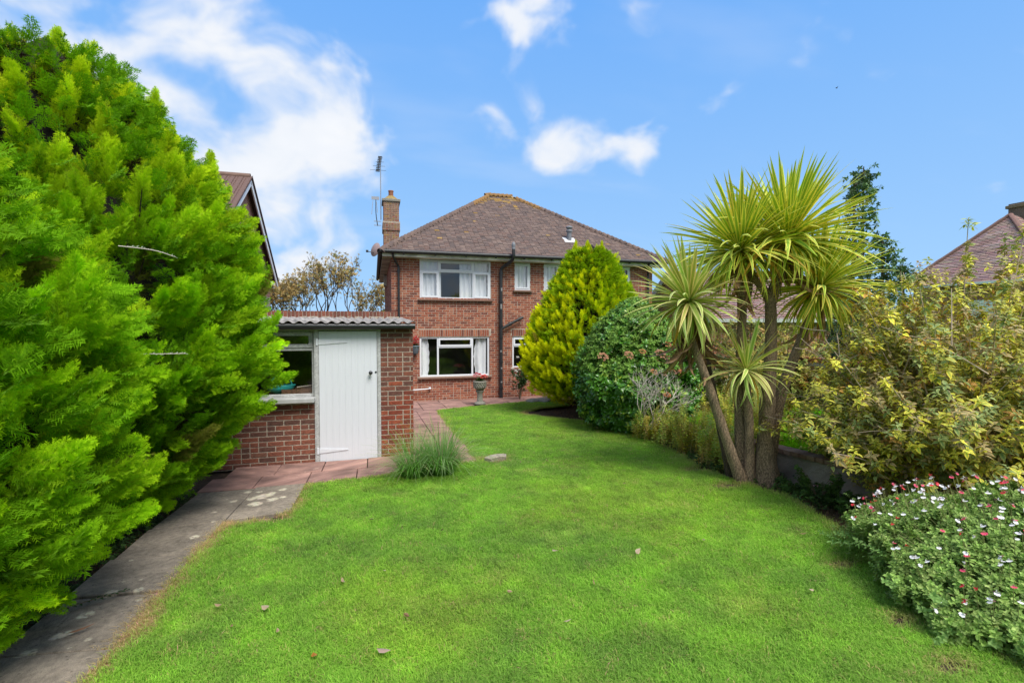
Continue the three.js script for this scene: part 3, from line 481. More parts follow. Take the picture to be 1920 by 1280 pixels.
// aerials and dish
{
  const a = thing('television_aerial', 'tall thin television aerial on a mast beside the brick chimney', 'aerial', .33, 6.0, 20.3);
  part('mast', limb([V(0, 0, 0), V(0, 1.2, 0), V(0, 2.5, 0)], [.022, .018], 6, 3), M.metal, a);
  const b = new MB(); b.box(.035, .62, .035, -.06, 2.22, 0, 0, -.16); for (let k = 0; k < 10; k++) { const t = k / 9 - .5; b.box(.16, .03, .05, -.06 + t * .1, 2.22 + t * .58, 0); if (k % 3 === 0) b.box(.62 - .05 * k, .010, .010, -.04 + t * .1, 2.22 + t * .5, 0, 0, R(-.05, .05)); }
  part('antenna', b.geo(), M.blackOld, a);
  const c = thing('television_aerial', 'small television aerial low down beside the chimney stack', 'aerial', .2, 5.75, 20.3);
  part('mast', limb([V(0, 0, 0), V(-.06, .5, 0), V(-.06, 1.05, 0)], [.02, .016], 6, 3), M.blackOld, c);
  const d = new MB(); d.box(.3, .13, .02, -.08, 1.1, 0); d.box(.28, .025, .025, 0, .02, 0); d.box(.28, .025, .025, 0, .18, 0); d.box(.02, .55, .02, -.2, .72, 0, 0, -.1); d.box(.02, .45, .02, -.02, .75, 0, 0, .1);
  part('antenna', d.geo(), M.metal, c);
  const s = thing('satellite_dish', 'small grey satellite dish under the eaves corner of the brick house', 'satellite dish', .16, 4.0, 15.3);
  const dish = part('dish', new THREE.SphereGeometry(.42, 20, 8, 0, 6.283, 0, .55), std({ color: lin(.28, .2, .19), roughness: .6, side: THREE.DoubleSide }), s); dish.rotation.set(1.2, 0, .9); dish.position.set(.2, -.05, -.2);
  part('arm', limb([V(.06, 0, 0), V(-.12, -.06, -.05), V(-.3, -.04, -.05)], [.012, .012], 6, 4), M.black, s); part('receiver', roundBox(.07, .06, .1), M.black, s).position.set(-.32, -.03, .05);
}

/* ------------------------------------------------------------------ the shed */
{
  rnd = mulberry(42);
  const SV = 7.66, g0 = G(SV) - .02;
  const shed = thing('garden_shed', 'brick lean-to garden shed with white door and corrugated roof', 'shed');
  const mb = new MB();
  const pierW = .49, top = 1.70;
  mb.box(pierW, top - g0, .22, .345, (top + g0) / 2, -SV - .11); mb.box(.22, top - g0, 3.2, .48, (top + g0) / 2, -SV - 1.83);
  mb.box(2.0, .60 - g0, .22, -1.84, (.60 + g0) / 2, -SV - .11); mb.box(.22, top - g0, 3.2, -2.8, (top + g0) / 2, -SV - 1.83); mb.box(3.4, 2.34, .22, -1.15, .75, -SV - 3.46);
  part('wall', mb.geo(), M.mortarGrey, shed);
  part('inner_floor', boxGeo(3.1, .05, 3.1), M.dark, shed).position.set(-1.15, g0 + .0, -SV - 1.8);
  const wallMat = (b) => { const low = b.y < .15; return low ? (rnd() < .55 ? 2 : Math.floor(rnd() * 7)) : Math.floor(rnd() * 7); };
  lay(shed, bond(.102, .592, g0 + .01, top - .02, [], .12), V(0, 0, SV), 0, RED_BRICK.concat(SHED_BRICK), 300, null, (b) => b.y < .55 + R(-.2, .3) ? Math.floor(rnd() * 4) : 4 + Math.floor(rnd() * 5));
  lay(shed, bond(-2.84, -.845, g0 + .01, .60, [], .12), V(0, 0, SV), 0, SHED_BRICK, 300, null, wallMat);
  lay(shed, bond(0, 3.4, g0 - .1, top - .02, [], .12), V(.59, 0, SV + .02), Math.PI / 2, SHED_BRICK, 0);
  // parapet of bricks on end behind the roof
  part('parapet', boxGeo(2.95, .24, .2), M.mortarGrey, shed).position.set(-.98, 1.9, -SV - 3.46);
  lay(shed, soldiers(-2.4, .52, 1.84, .19), V(0, 0, SV + 3.355), 0, SHED_BRICK.slice(0, 4), 60);
  // window: timber, with a small top light
  makeWindow(shed, -2.75, -.845, .66, 1.645, -SV - .06, [[0, .5, 0, .72], [0, .5, .72, 1, 1], [.5, 1, 0, .72], [.5, 1, .72, 1, 1]], { mat: M.oldPaint, frame: .04 });
  part('window_sill', roundBox(2.02, .07, .30, .012), M.oldPaint, shed).position.set(-1.85, .625, -SV + .0);
  part('inner_shelf', boxGeo(2.0, .03, .45), M.wood, shed).position.set(-1.85, .655, -SV - .36);
  // door of boards in a white frame
  const fr = new MB(); fr.box(.062, 1.99, .10, -.813, g0 + 1.02, -SV - .03); fr.box(.05, 1.99, .10, .077, g0 + 1.02, -SV - .03); part('door_frame', fr.geo(), M.oldPaint, shed);
  part('lintel', roundBox(2.9, .085, .10, .006), std({ color: lin(.60, .64, .52), map: grain, roughness: .7 }), shed).position.set(-1.34, 1.685, -SV - .045);
  const door = new THREE.Group(); door.name = 'door'; shed.add(door);
  const dw = .826, n = 9;
  for (let k = 0; k < n; k++) { const w = dw / n, b = part('board', roundBox(w - .0004, 1.95, .03, .0016), M.paint, door); b.position.set(-.779 + (k + .5) * w, g0 + 1.005, -SV - .005 + R(-.0008, .0008)); }
  const kn = part('knob', new THREE.LatheGeometry([[0, 0], [.026, 0], [.026, .006], [.011, .012], [.011, .03], [.026, .042], [.03, .055], [.022, .07], [0, .074]].map((q) => new THREE.Vector2(...q)), 18), M.black, door); kn.rotation.x = Math.PI / 2; kn.position.set(-.045, 1.0, -SV + .01);
  const kh = part('keyhole', new THREE.CylinderGeometry(.014, .014, .008, 14), M.black, door); kh.rotation.x = Math.PI / 2; kh.position.set(.03, 1.005, -SV + .013);
  for (const y of [1.46, -.16]) { const s = new THREE.Shape([[0, -.03], [0, .045], [.42, .012], [.42, -.0]].map((q) => new THREE.Vector2(...q))), h = part('hinge', new THREE.ExtrudeGeometry(s, { depth: .004, bevelEnabled: true, bevelSize: .002, bevelThickness: .002, bevelSegments: 1 }), M.paint, door); h.position.set(-.80, y, -SV + .013); const pl = part('hinge_plate', roundBox(.03, .1, .012), M.paint, door); pl.position.set(-.805, y + .01, -SV + .024); }
  // corrugated roof
  const x0 = -2.95, x1 = .63, nx = 360, rows = 8, p = [], u = [], idx = [];
  for (const th of [0, -.008]) for (let j = 0; j <= rows; j++) for (let i = 0; i <= nx; i++) { const x = lerp(x0, x1, i / nx), t = j / rows, v = SV - .17 + t * 3.55; p.push(x, 1.765 + .125 * t + .018 * Math.cos(x * 2 * Math.PI / .146) + th + .004 * perlin.noise(x * 2, v * 2, 1), -v); u.push(x, v); }
  const st = (rows + 1) * (nx + 1);
  for (let j = 0; j < rows; j++) for (let i = 0; i < nx; i++) { const a = j * (nx + 1) + i, b = a + nx + 1; idx.push(a, a + 1, b, a + 1, b + 1, b, st + a, st + b, st + a + 1, st + a + 1, st + b, st + b + 1); }
  for (let i = 0; i < nx; i++) idx.push(i, st + i, i + 1, i + 1, st + i, st + i + 1);
  const rg = new THREE.BufferGeometry(); rg.setAttribute('position', new THREE.Float32BufferAttribute(p, 3)); rg.setAttribute('uv', new THREE.Float32BufferAttribute(u, 2)); rg.setIndex(idx); rg.computeVertexNormals();
  part('corrugated_roof', rg, std({ color: lin(.40, .37, .35), map: broadNoise, roughness: .95, bumpMap: grainH, bumpScale: .004 }), shed);
  const gt = part('gutter', new THREE.CylinderGeometry(.05, .05, 3.55, 10), M.black, shed); gt.rotation.z = Math.PI / 2; gt.position.set(-1.16, 1.705, -SV + .12);
  // shelf things behind the glass
  const trug = thing('plastic_trug', 'turquoise plastic trug on the shelf behind the shed window', 'trug', -1.36, .675, SV + .35, .25);
  { const g = new THREE.SphereGeometry(.2, 24, 10, 0, 6.283, Math.PI / 2, Math.PI / 2); g.scale(1.0, .62, .62); g.translate(0, .13, 0); part('bowl', g, std({ color: lin(.03, .36, .34), roughness: .5, side: THREE.DoubleSide }), trug); part('rim', new THREE.TorusGeometry(.2, .008, 6, 28).rotateX(Math.PI / 2).scale(1, 1, .62).translate(0, .13, 0), std({ color: lin(.03, .36, .34), roughness: .5 }), trug); part('handle', new THREE.TorusGeometry(.15, .012, 8, 20, Math.PI).translate(0, .13, 0), std({ color: lin(.03, .30, .29), roughness: .5 }), trug); }
  const box = thing('wooden_tray', 'shallow brown wooden tray on the shelf behind the shed window', 'tray', -1.08, .675, SV + .3, -.08);
  { part('base', boxGeo(.46, .012, .24), M.wood, box).position.y = .008; for (const s of [-1, 1]) { part('side', boxGeo(.46, .075, .012), M.wood, box).position.set(0, .045, s * .125); part('end', boxGeo(.012, .075, .238), M.wood, box).position.set(s * .235, .045, 0); } const st2 = part('stick', limb([V(-.05, .1, 0), V(.1, .115, .02), V(.25, .135, .05)], [.008, .006], 6, 3), M.twig, box); }
}

/* ------------------------------------------------------------------ neighbouring houses */
function simpleTiles(parent, quad, gauge, palette, bump = .02) {           // a roof slope with real courses; quad [eaveA, eaveB, topB, topA]
  const [a, b, c, d] = quad.map((q) => V(...q)), mb = new MB(), S = d.distanceTo(a), rows = Math.max(3, Math.round(S / gauge)), n = new THREE.Vector3().crossVectors(b.clone().sub(a), d.clone().sub(a)).normalize(), w = .3;
  const at = (s, t) => a.clone().lerp(b, s).lerp(d.clone().lerp(c, s), t);
  for (let j = 0; j < rows; j++) {
    const t0 = j / rows, t1 = Math.min(1, (j + 1.12) / rows), L = at(0, t0).distanceTo(at(1, t0)), nx = Math.max(1, Math.round(L / w));
    for (let i = 0; i < nx; i++) {
      const s0 = i / nx, s1 = (i + .97) / nx, h = bump * R(.7, 1.2), P0 = at(s0, t0).addScaledVector(n, h), P1 = at(s1, t0).addScaledVector(n, h), P2 = at(s1, t1), P3 = at(s0, t1), Q0 = at(s0, t0), Q1 = at(s1, t0), k = pick(palette), cc = [k.r, k.g, k.b].map((x) => x * R(.88, 1.1)), ar = (q) => [q.x, q.y, q.z];
      mb.tri(ar(P0), ar(P1), ar(P2), cc); mb.tri(ar(P0), ar(P2), ar(P3), cc); mb.tri(ar(Q0), ar(Q1), ar(P1), cc); mb.tri(ar(Q0), ar(P1), ar(P0), cc);
    }
  }
  return part('tiling', mb.geo(), M.tileCol, parent, { ...STUFF });
}
{
  rnd = mulberry(333);
  const PINK = [srgb(204, 170, 160), srgb(194, 160, 151), srgb(212, 180, 168), srgb(184, 150, 144)];
  // gable-ended house on the far side of the conifers
  const lh = thing('neighbouring_house', 'brick house gable with white bargeboards showing above the conifers', 'house');
  const gx = -5.0, rv = 22.6, ry = 7.95, half = 5.2, ey = ry - half * .7, mb = new MB();
  const s = new THREE.Shape([[-half + .3, -.7], [half - .3, -.7], [half - .3, ey + .15], [0, ry - .06], [-half + .3, ey + .15]].map((q) => new THREE.Vector2(...q)));
  const wg = new THREE.ExtrudeGeometry(s, { depth: 8, bevelEnabled: false }); wg.rotateY(-Math.PI / 2); wg.translate(gx - .12, 0, -rv); part('wall', wg, M.mortarGrey, lh);
  const list = bond(-half + .3, half - .3, 3.2, ry - .3, [], .2).filter((b) => b.y < ry - .2 - Math.abs(b.x) * .7);
  lay(lh, list, V(gx - .12, 0, rv), Math.PI / 2, HOUSE_BRICK.map((c) => c.clone().lerp(srgb(196, 152, 132), .6)), 0);
  const roof = new THREE.Group(); roof.name = 'roof'; lh.add(roof);
  const slope = new MB(); for (const q of [-1, 1]) { const g = boxGeo(8.4, .05, Math.hypot(half + .3, (half + .3) * .7)), m = new THREE.Matrix4().makeRotationX(q * Math.atan(.7)).setPosition(gx - 4, ry - (half + .3) * .35 + .0, -rv + q * (half + .3) / 2); slope.add(g, m, lin(.2, .12, .1)); } part('underlay', slope.geo(), M.tileCol, roof);
  // roman tiles: rolls run down the slope
  const TB = [srgb(150, 110, 98), srgb(132, 96, 88), srgb(162, 122, 106)], rt = new MB(), SL = (half + .3) * Math.hypot(1, .7);
  for (let k = 0; k < 26; k++) for (let r = 0; r < 18; r++) { const g = new THREE.CylinderGeometry(.085, .11, .36, 6, 1, true, -1.6, 3.2), dn = r * .34 + .15; if (dn > SL) continue; const dv = dn / Math.hypot(1, .7); g.rotateX(Math.PI / 2 + Math.atan(.7) + .0); const m = new THREE.Matrix4().makeTranslation(gx + .1 - k * .3, ry + .06 - dv * .7, -rv + dv); rt.add(g, m, pick(TB)); }
  part('tiling', rt.geo(), M.tileCol, roof, { ...STUFF });
  const rc = part('ridge_cap', new THREE.CylinderGeometry(.13, .13, 8.2, 10, 1), tileMat(srgb(140, 112, 98)), roof); rc.rotation.z = Math.PI / 2; rc.position.set(gx - 3.98, ry + .0, -rv);
  for (const q of [-1, 1]) { const L = Math.hypot(half + .3, (half + .3) * .7), b = part('bargeboard', roundBox(.05, .26, L, .006), std({ color: lin(.86, .86, .86), roughness: .5 }), lh); b.rotation.x = q * Math.atan(.7); b.position.set(gx + .12, ry - .2 - (half + .3) * .35, -rv + q * (half + .3) / 2); const vg = part('verge', boxGeo(.1, .07, L), tileMat(srgb(110, 84, 78)), lh); vg.rotation.x = q * Math.atan(.7); vg.position.set(gx + .13, ry - .02 - (half + .3) * .35, -rv + q * (half + .3) / 2); }
  // big hipped roof at the edge of view
  const rh = thing('neighbouring_house', 'house with pinkish hipped tile roof and chimney behind the yellow shrub', 'house');
  const x0 = 22.9, va = 11.0, vb = 16.2, ye = 3.45, ax = 25.3, av = 13.6, ay = 6.3, X1 = 36;
  part('wall', boxGeo(X1 - x0 - .7, ye + .7, vb - va - .7), std({ color: srgb(160, 118, 104), map: broadNoise, roughness: .95 }), rh).position.set((x0 + X1) / 2, (ye - .7) / 2, -(va + vb) / 2);
  const r2 = new THREE.Group(); r2.name = 'roof'; rh.add(r2);
  simpleTiles(r2, [[x0, ye, vb], [x0, ye, va], [ax, ay, av], [ax, ay, av]], .11, PINK, .025); simpleTiles(r2, [[x0, ye, va], [X1, ye, va], [X1, ay, av], [ax, ay, av]], .11, PINK, .025); simpleTiles(r2, [[X1, ye, vb], [x0, ye, vb], [ax, ay, av], [X1, ay, av]], .3, PINK);
  const hipTube = (a, b) => part('hip_cap', limb([V(...a), V(...a).lerp(V(...b), .5), V(...b)], [.09, .09], 7, 12, .2), tileMat(srgb(150, 114, 104)), r2); hipTube([x0, ye, vb], [ax, ay, av]); hipTube([x0, ye, va], [ax, ay, av]);
  const gf = part('gutter', boxGeo(.1, .09, vb - va + .1), M.white, rh); gf.position.set(x0 - .04, ye - .04, -(va + vb) / 2);
  const c2 = new THREE.Group(); c2.name = 'chimney'; rh.add(c2); part('stack', boxGeo(.95, 1.5, .7), std({ color: srgb(140, 122, 106), map: grain, roughness: 1 }), c2).position.set(26.3, 6.1, -13.6); part('coping', roundBox(1.1, .13, .85, .02), std({ color: srgb(156, 136, 104), map: grain }), c2).position.set(26.3, 6.72, -13.6);
  part('window', boxGeo(.06, 1.1, 1.3), M.white, rh).position.set(x0 + .33, 2.2, -13.2);
  // low building seen through the palm
  const lo = thing('neighbouring_outbuilding', 'low brick building with tiled roof seen through the palm stems', 'outbuilding');
  const w = new MB(), bx0 = 10.5, bx1 = 18.5, bv = 13.4, bb = 17.6, be = 1.95, rt2 = 3.75;
  const gs = new THREE.Shape([[0, -.6], [bb - bv, -.6], [bb - bv, be], [(bb - bv) / 2, rt2 - .1], [0, be]].map((q) => new THREE.Vector2(...q))), gg = new THREE.ExtrudeGeometry(gs, { depth: bx1 - bx0, bevelEnabled: false }); gg.rotateY(Math.PI / 2); gg.translate(bx0, 0, -bv); part('wall', gg, M.mortarGrey, lo);
  lay(lo, bond(0, bb - bv, .2, rt2 - .2, [], .2).filter((b) => b.y < be + (1 - Math.abs(b.x - (bb - bv) / 2) / ((bb - bv) / 2)) * (rt2 - be) - .15), V(bx0 + .003, 0, bb), -Math.PI / 2, HOUSE_BRICK, 0);
  lay(lo, bond(0, bx1 - bx0, .2, be, [], .2), V(bx0, 0, bv), 0, HOUSE_BRICK, 0);
  const r3 = new THREE.Group(); r3.name = 'roof'; lo.add(r3);
  simpleTiles(r3, [[bx0 - .1, be, bv - .25], [bx1, be, bv - .25], [bx1, rt2, (bv + bb) / 2], [bx0 - .1, rt2, (bv + bb) / 2]], .13, PINK.map((c) => c.clone().lerp(srgb(130, 106, 108), .45)), .035); simpleTiles(r3, [[bx1, be, bb + .2], [bx0 - .1, be, bb + .2], [bx0 - .1, rt2, (bv + bb) / 2], [bx1, rt2, (bv + bb) / 2]], .4, PINK);
  const L = Math.hypot((bb - bv) / 2 + .25, rt2 - be), an = Math.atan2(rt2 - be, (bb - bv) / 2 + .25); for (const q of [-1, 1]) { const b = part('bargeboard', roundBox(.04, .18, L), M.white, lo); b.rotation.x = -q * an * -1; b.position.set(bx0 - .12, (be + rt2) / 2 - .1, -(bv + bb) / 2 + q * ((bb - bv) / 4 + .12)); }
  part('gutter', boxGeo(bx1 - bx0, .12, .1), M.oldPaint, lo).position.set((bx0 + bx1) / 2, be - .05, -bv + .28);
  // red brick garden wall across the next garden
  const gw = thing('garden_wall', 'red brick garden wall across the neighbouring lawn', 'wall');
  const ga = V(9.9, 0, 10.4), gb = V(8.6, 0, 5.0), gl = ga.distanceTo(gb), an2 = Math.atan2(-(gb.z - ga.z), gb.x - ga.x); // runs towards the eye
  const core = part('core', boxGeo(gl, 1.1, .2), M.mortarGrey, gw); core.position.copy(ga).add(gb).multiplyScalar(.5).setY(.35); core.rotation.y = an2; core.translateZ(-.1);
  lay(gw, bond(0, gl, -.15, .84, [], .15), ga.clone(), an2, [srgb(128, 66, 52), srgb(116, 58, 48), srgb(138, 74, 58), srgb(100, 54, 48)], 200, (b) => -Math.abs(b.x - gl * .55));
  for (let k = 0; k * .075 < gl; k++) { const c = part('coping_brick', roundBox(.066, .1, .22, .006), tileMat(pick(HOUSE_BRICK)), gw); c.rotation.y = an2; c.position.copy(ga).lerp(gb, k * .075 / gl).setY(.955); c.translateZ(-.1); }
}
function tileMat(c) { const k = c.getHexString(); tileMat.m ??= {}; return tileMat.m[k] ??= std({ color: c, roughness: .92, map: grain }); }
// low rendered retaining wall with brick coping between the gardens
{
  rnd = mulberry(8);
  const rw = thing('retaining_wall', 'low grey rendered wall with brick coping between the two gardens', 'wall');
  const v0 = .5, v1 = 8.0, n = 30, b = new MB(), p = [], idx = [];
  const g = boxGeo(.15, .42, v1 - v0); g.translate(5.06, .1, -(v0 + v1) / 2); { const q = g.attributes.position; for (let k = 0; k < q.count; k++) q.setY(k, q.getY(k) + G(-q.getZ(k))); }
  part('render', g, std({ color: lin(.36, .32, .28), map: broadNoise, roughness: 1, bumpMap: grainH, bumpScale: .01 }), rw);
  for (let v = v0; v < v1; v += .113) { const c = part('coping_brick', roundBox(.21, .055, .104, .006), tileMat(pick([srgb(176, 140, 118), srgb(160, 124, 104), srgb(186, 152, 130)])), rw); c.position.set(5.05 + R(-.006, .006), G(v) + .336 + R(-.003, .004), -v); }
  const tb = thing('timber_edging', 'weathered grey timber board edging the bed among dying stems', 'board edging', 0, 0, 0);
  for (const [x, v, w, h] of [[4.98, 7.35, .5, .34], [5.0, 7.9, .5, .3]]) { const q = part('board', roundBox(.03, h, w, .004), M.greyWood, tb); q.position.set(x, G(v) + h / 2 - .03, -v); q.rotation.y = R(-.1, .1); }
}

/* ------------------------------------------------------------------ foliage */
function frondGeo(seed, n = 12, flat = .35) {               // a feathery conifer spray, one unit long
  const r = mulberry(seed), b = new MB(), Q = (a, c) => a + (c - a) * r();
  const d0 = [.86, .86, .86], d1 = [1.18, 1.16, 1.1];
  b.tri([-.012, 0, 0], [.012, 0, 0], [0, .97, 0], [.7, .55, .6], [.7, .55, .6], d1); b.tri([0, 0, -.012], [0, 0, .012], [0, .97, 0], [.7, .55, .6], [.7, .55, .6], d1);
  for (let i = 0; i < n; i++) for (const s of [-1, 1]) {
    const y = .06 + .88 * (i + Q(-.3, .3)) / n, len = .40 * Math.pow(1 - .93 * i / n, .75) * Q(.75, 1.15), ang = Q(.6, .95), ph = Q(-flat, flat) * 1.6 + (r() < .2 ? Q(-1.2, 1.2) : 0);
    const dx = s * Math.sin(ang) * Math.cos(ph), dy = Math.cos(ang), dz = Math.sin(ang) * Math.sin(ph), px = -dy * s * Math.cos(ph), py = Math.sin(ang), pz = -dy * Math.sin(ph);
    const o = [0, y, 0], e = [dx * len, y + dy * len, dz * len];
    b.tri([o[0], o[1] - .008, o[2]], [o[0], o[1] + .008, o[2]], e, d0, d0, d1);
    const m = Math.max(2, Math.round(len / .075));
    for (let k = 0; k < m; k++) for (const t of [-1, 1]) {
      const f = (k + .6) / m, L = (.12 * (1 - .5 * f) + .03) * Q(.8, 1.2), c = [dx * len * f, y + dy * len * f, dz * len * f], q = .62, w = .026;
      const ex = dx * Math.cos(q) + t * px * Math.sin(q), ey = dy * Math.cos(q) + t * py * Math.sin(q), ez = dz * Math.cos(q) + t * pz * Math.sin(q) + Q(-.3, .3);
      b.tri([c[0] - dx * w, c[1] - dy * w, c[2] - dz * w], [c[0] + dx * w, c[1] + dy * w, c[2] + dz * w], [c[0] + ex * L, c[1] + ey * L, c[2] + ez * L], d0, d0, d1);
    }
  }
  return b.geo();
}
const FRONDS = [1, 2, 3, 4].map((k) => frondGeo(k * 31));
const prof = (tab, h) => { for (let k = 1; k < tab.length; k++) if (h <= tab[k][0]) return lerp(tab[k - 1][1], tab[k][1], (h - tab[k - 1][0]) / (tab[k][0] - tab[k - 1][0])); return tab[tab.length - 1][1]; };
function conifer(o) {
  rnd = mulberry(o.seed);
  const t = thing(o.name, o.label, o.cat ?? 'conifer', o.x, G(o.v), o.v), H = o.tab[o.tab.length - 1][0], list = FRONDS.map(() => []), br = new MB();
  part('trunk', limb([V(0, -.1, 0), V(.03, H * .3, .02), V(0, H * .7, 0), V(0, H * .97, 0)], [o.trunk ?? .12, .02], 9, 5, .2), M.barkDark, t);
  if (o.stems) for (let k = 0; k < o.stems; k++) { const a = R(0, 6.28); br.add(limb([V(R(-.08, .08), 0, R(-.08, .08)), V(Math.cos(a) * .25, H * .2, Math.sin(a) * .25), V(Math.cos(a) * .7, H * .4, Math.sin(a) * .7)], [.05, .02], 6, 3)); }
  const hMin = o.tab[0][0], put = (pos, dir, s, c) => { const k = Math.floor(rnd() * 4); list[k].push([aim(pos, dir, new THREE.Vector3(s * R(.8, 1.15), s, s * R(.8, 1.15)), R(0, 6.283)), c]); };
  const rmax = Math.max(...o.tab.map((q) => q[1]));
  let made = 0, guard = 0;
  while (made < o.plumes && guard++ < 60000) {
    const h = R(hMin, H), r0 = prof(o.tab, h); if (rnd() > (r0 + .12) / (rmax + .12)) continue;
    const a = R(0, 6.283), wob = 1 + o.lump * fbm(Math.cos(a) * 1.4 + o.seed, h * .9, Math.sin(a) * 1.4, 2), r = r0 * wob;
    if (o.skip && o.skip(Math.sin(a) * r, h, Math.cos(a) * r)) continue;
    const L = o.plume * R(.7, 1.3), slopeR = (prof(o.tab, h + .1) - prof(o.tab, h - .1)) / .2, out = new THREE.Vector3(Math.sin(a), 0, -Math.cos(a));
    const nrmv = out.clone().addScaledVector(UP, clamp(-slopeR, -.9, 1.4)).normalize(), dir = nrmv.clone().multiplyScalar(o.outw).addScaledVector(UP, o.upw * R(.6, 1.4)).add(new THREE.Vector3(R(-.25, .25), R(-.15, .15), R(-.25, .25))).normalize();
    const tip = out.clone().multiplyScalar(r).add(new THREE.Vector3(0, h, 0)).addScaledVector(nrmv, (R(-.26, .10) + (rnd() < .12 ? .18 : 0)) * o.plume * 1.6), base = tip.clone().addScaledVector(dir, -L);
    made++; if (made % 4 === 0) br.add(limb([base.clone().multiply(new THREE.Vector3(.55, .97, .55)), base, tip.clone().lerp(base, .25)], [.012, .004], 4, 2));
    const hn = fbm(Math.cos(a) * 2 + o.seed, h * 1.4, Math.sin(a) * 2, 3), bright = clamp(.5 + hn * .9 + R(-.22, .22)), yel = clamp((o.yellow ?? 0) + (o.yellowTop ?? 0) * smooth(H * .45, H, h) + R(-.12, .12) + (o.yellowSide ? o.yellowSide * clamp(-out.x * .9 + .1) : 0));
    const tone = o.dark.clone().lerp(o.light, bright).lerp(o.gold, yel); const brown = rnd() < (o.brown ?? .015);
    for (let k = 0; k < o.per; k++) {
      const f = Math.pow((k + rnd()) / o.per, .8), side = new THREE.Vector3(R(-1, 1), R(-1, 1), R(-1, 1)).addScaledVector(dir, -.0).normalize(), d = dir.clone().addScaledVector(side, lerp(o.spread ?? .7, .3, f)).addScaledVector(UP, .12).normalize();
      const pos = base.clone().addScaledVector(dir, L * f * .86).addScaledVector(side, o.plume * .09 * (1 - f)), s = o.frond * R(.75, 1.15) * lerp(1.1, .8, f);
      const c = tone.clone().multiplyScalar(lerp(.84, 1.12, f) * R(.86, 1.12)); if (brown) c.lerp(lin(.16, .10, .035), .75); put(pos, d, s, c);
    }
  }
  for (const [lx, lh, lz, L] of o.leaders ?? []) for (let k = 0; k < 46; k++) { const f = Math.pow(rnd(), .8), a = R(0, 6.283), d = new THREE.Vector3(Math.cos(a) * lerp(.9, .15, f), 1, Math.sin(a) * lerp(.9, .15, f)); put(new THREE.Vector3(lx, lh + L * f * .8, lz), d, o.frond * lerp(1.05, .6, f), o.light.clone().lerp(o.gold, (o.yellow ?? 0) + .3).multiplyScalar(R(.7, 1.05))); }
  // the dead brown twigs inside
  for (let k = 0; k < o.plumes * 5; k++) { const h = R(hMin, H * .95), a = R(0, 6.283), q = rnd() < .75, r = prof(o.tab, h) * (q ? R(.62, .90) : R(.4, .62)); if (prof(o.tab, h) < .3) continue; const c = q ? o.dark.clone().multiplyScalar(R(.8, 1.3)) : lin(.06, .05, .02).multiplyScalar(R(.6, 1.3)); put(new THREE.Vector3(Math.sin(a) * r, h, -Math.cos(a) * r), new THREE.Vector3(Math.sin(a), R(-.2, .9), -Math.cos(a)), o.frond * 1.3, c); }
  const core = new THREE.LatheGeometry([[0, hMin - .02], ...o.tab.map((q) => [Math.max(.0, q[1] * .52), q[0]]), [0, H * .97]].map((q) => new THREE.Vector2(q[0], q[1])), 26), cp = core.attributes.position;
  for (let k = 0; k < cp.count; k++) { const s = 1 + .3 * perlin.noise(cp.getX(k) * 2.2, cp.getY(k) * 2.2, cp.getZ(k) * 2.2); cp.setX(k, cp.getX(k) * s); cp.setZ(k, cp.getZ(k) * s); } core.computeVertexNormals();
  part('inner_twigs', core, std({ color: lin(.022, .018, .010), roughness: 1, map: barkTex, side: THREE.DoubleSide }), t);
  part('branches', br.geo(), M.barkDark, t, { ...STUFF });
  const crown = new THREE.Group(); crown.name = 'crown'; t.add(crown);
  list.forEach((l, k) => instanced('foliage', FRONDS[k], M.frond, l, crown));
  return t;
}
const GREEN = { dark: lin(.17, .38, .005), light: lin(.46, .80, .008), gold: lin(.80, .82, .014) };
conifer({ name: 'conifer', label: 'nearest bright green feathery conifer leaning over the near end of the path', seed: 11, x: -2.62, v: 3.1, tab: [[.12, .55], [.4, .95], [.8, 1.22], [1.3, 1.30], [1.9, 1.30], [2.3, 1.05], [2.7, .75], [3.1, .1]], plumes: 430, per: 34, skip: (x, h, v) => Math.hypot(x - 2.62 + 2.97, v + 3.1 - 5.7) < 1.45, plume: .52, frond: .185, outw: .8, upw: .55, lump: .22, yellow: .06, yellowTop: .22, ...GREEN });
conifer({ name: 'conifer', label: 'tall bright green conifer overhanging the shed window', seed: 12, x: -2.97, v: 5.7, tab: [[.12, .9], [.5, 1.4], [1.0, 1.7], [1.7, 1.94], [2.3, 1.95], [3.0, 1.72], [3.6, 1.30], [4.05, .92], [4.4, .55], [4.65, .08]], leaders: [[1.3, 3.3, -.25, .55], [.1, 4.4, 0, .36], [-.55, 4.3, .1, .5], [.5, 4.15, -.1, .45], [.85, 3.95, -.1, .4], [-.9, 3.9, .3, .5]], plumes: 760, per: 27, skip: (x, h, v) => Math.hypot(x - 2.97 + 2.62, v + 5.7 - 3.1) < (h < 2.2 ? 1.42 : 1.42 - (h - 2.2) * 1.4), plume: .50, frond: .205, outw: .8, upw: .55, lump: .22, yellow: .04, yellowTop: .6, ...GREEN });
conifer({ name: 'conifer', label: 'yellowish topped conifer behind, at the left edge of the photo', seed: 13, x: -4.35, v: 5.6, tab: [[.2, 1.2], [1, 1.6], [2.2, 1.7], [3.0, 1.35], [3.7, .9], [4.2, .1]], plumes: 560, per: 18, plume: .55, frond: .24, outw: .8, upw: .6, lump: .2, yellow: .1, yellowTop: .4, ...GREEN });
conifer({ name: 'conifer', label: 'conifer half outside the left edge of the photo beside the nearest one', seed: 14, x: -3.6, v: 1.9, tab: [[.12, 1.0], [.8, 1.35], [1.6, 1.35], [2.4, 1.0], [3.3, .1]], plumes: 260, per: 13, plume: .55, frond: .23, outw: .8, upw: .55, lump: .2, yellow: .05, yellowTop: .3, ...GREEN });
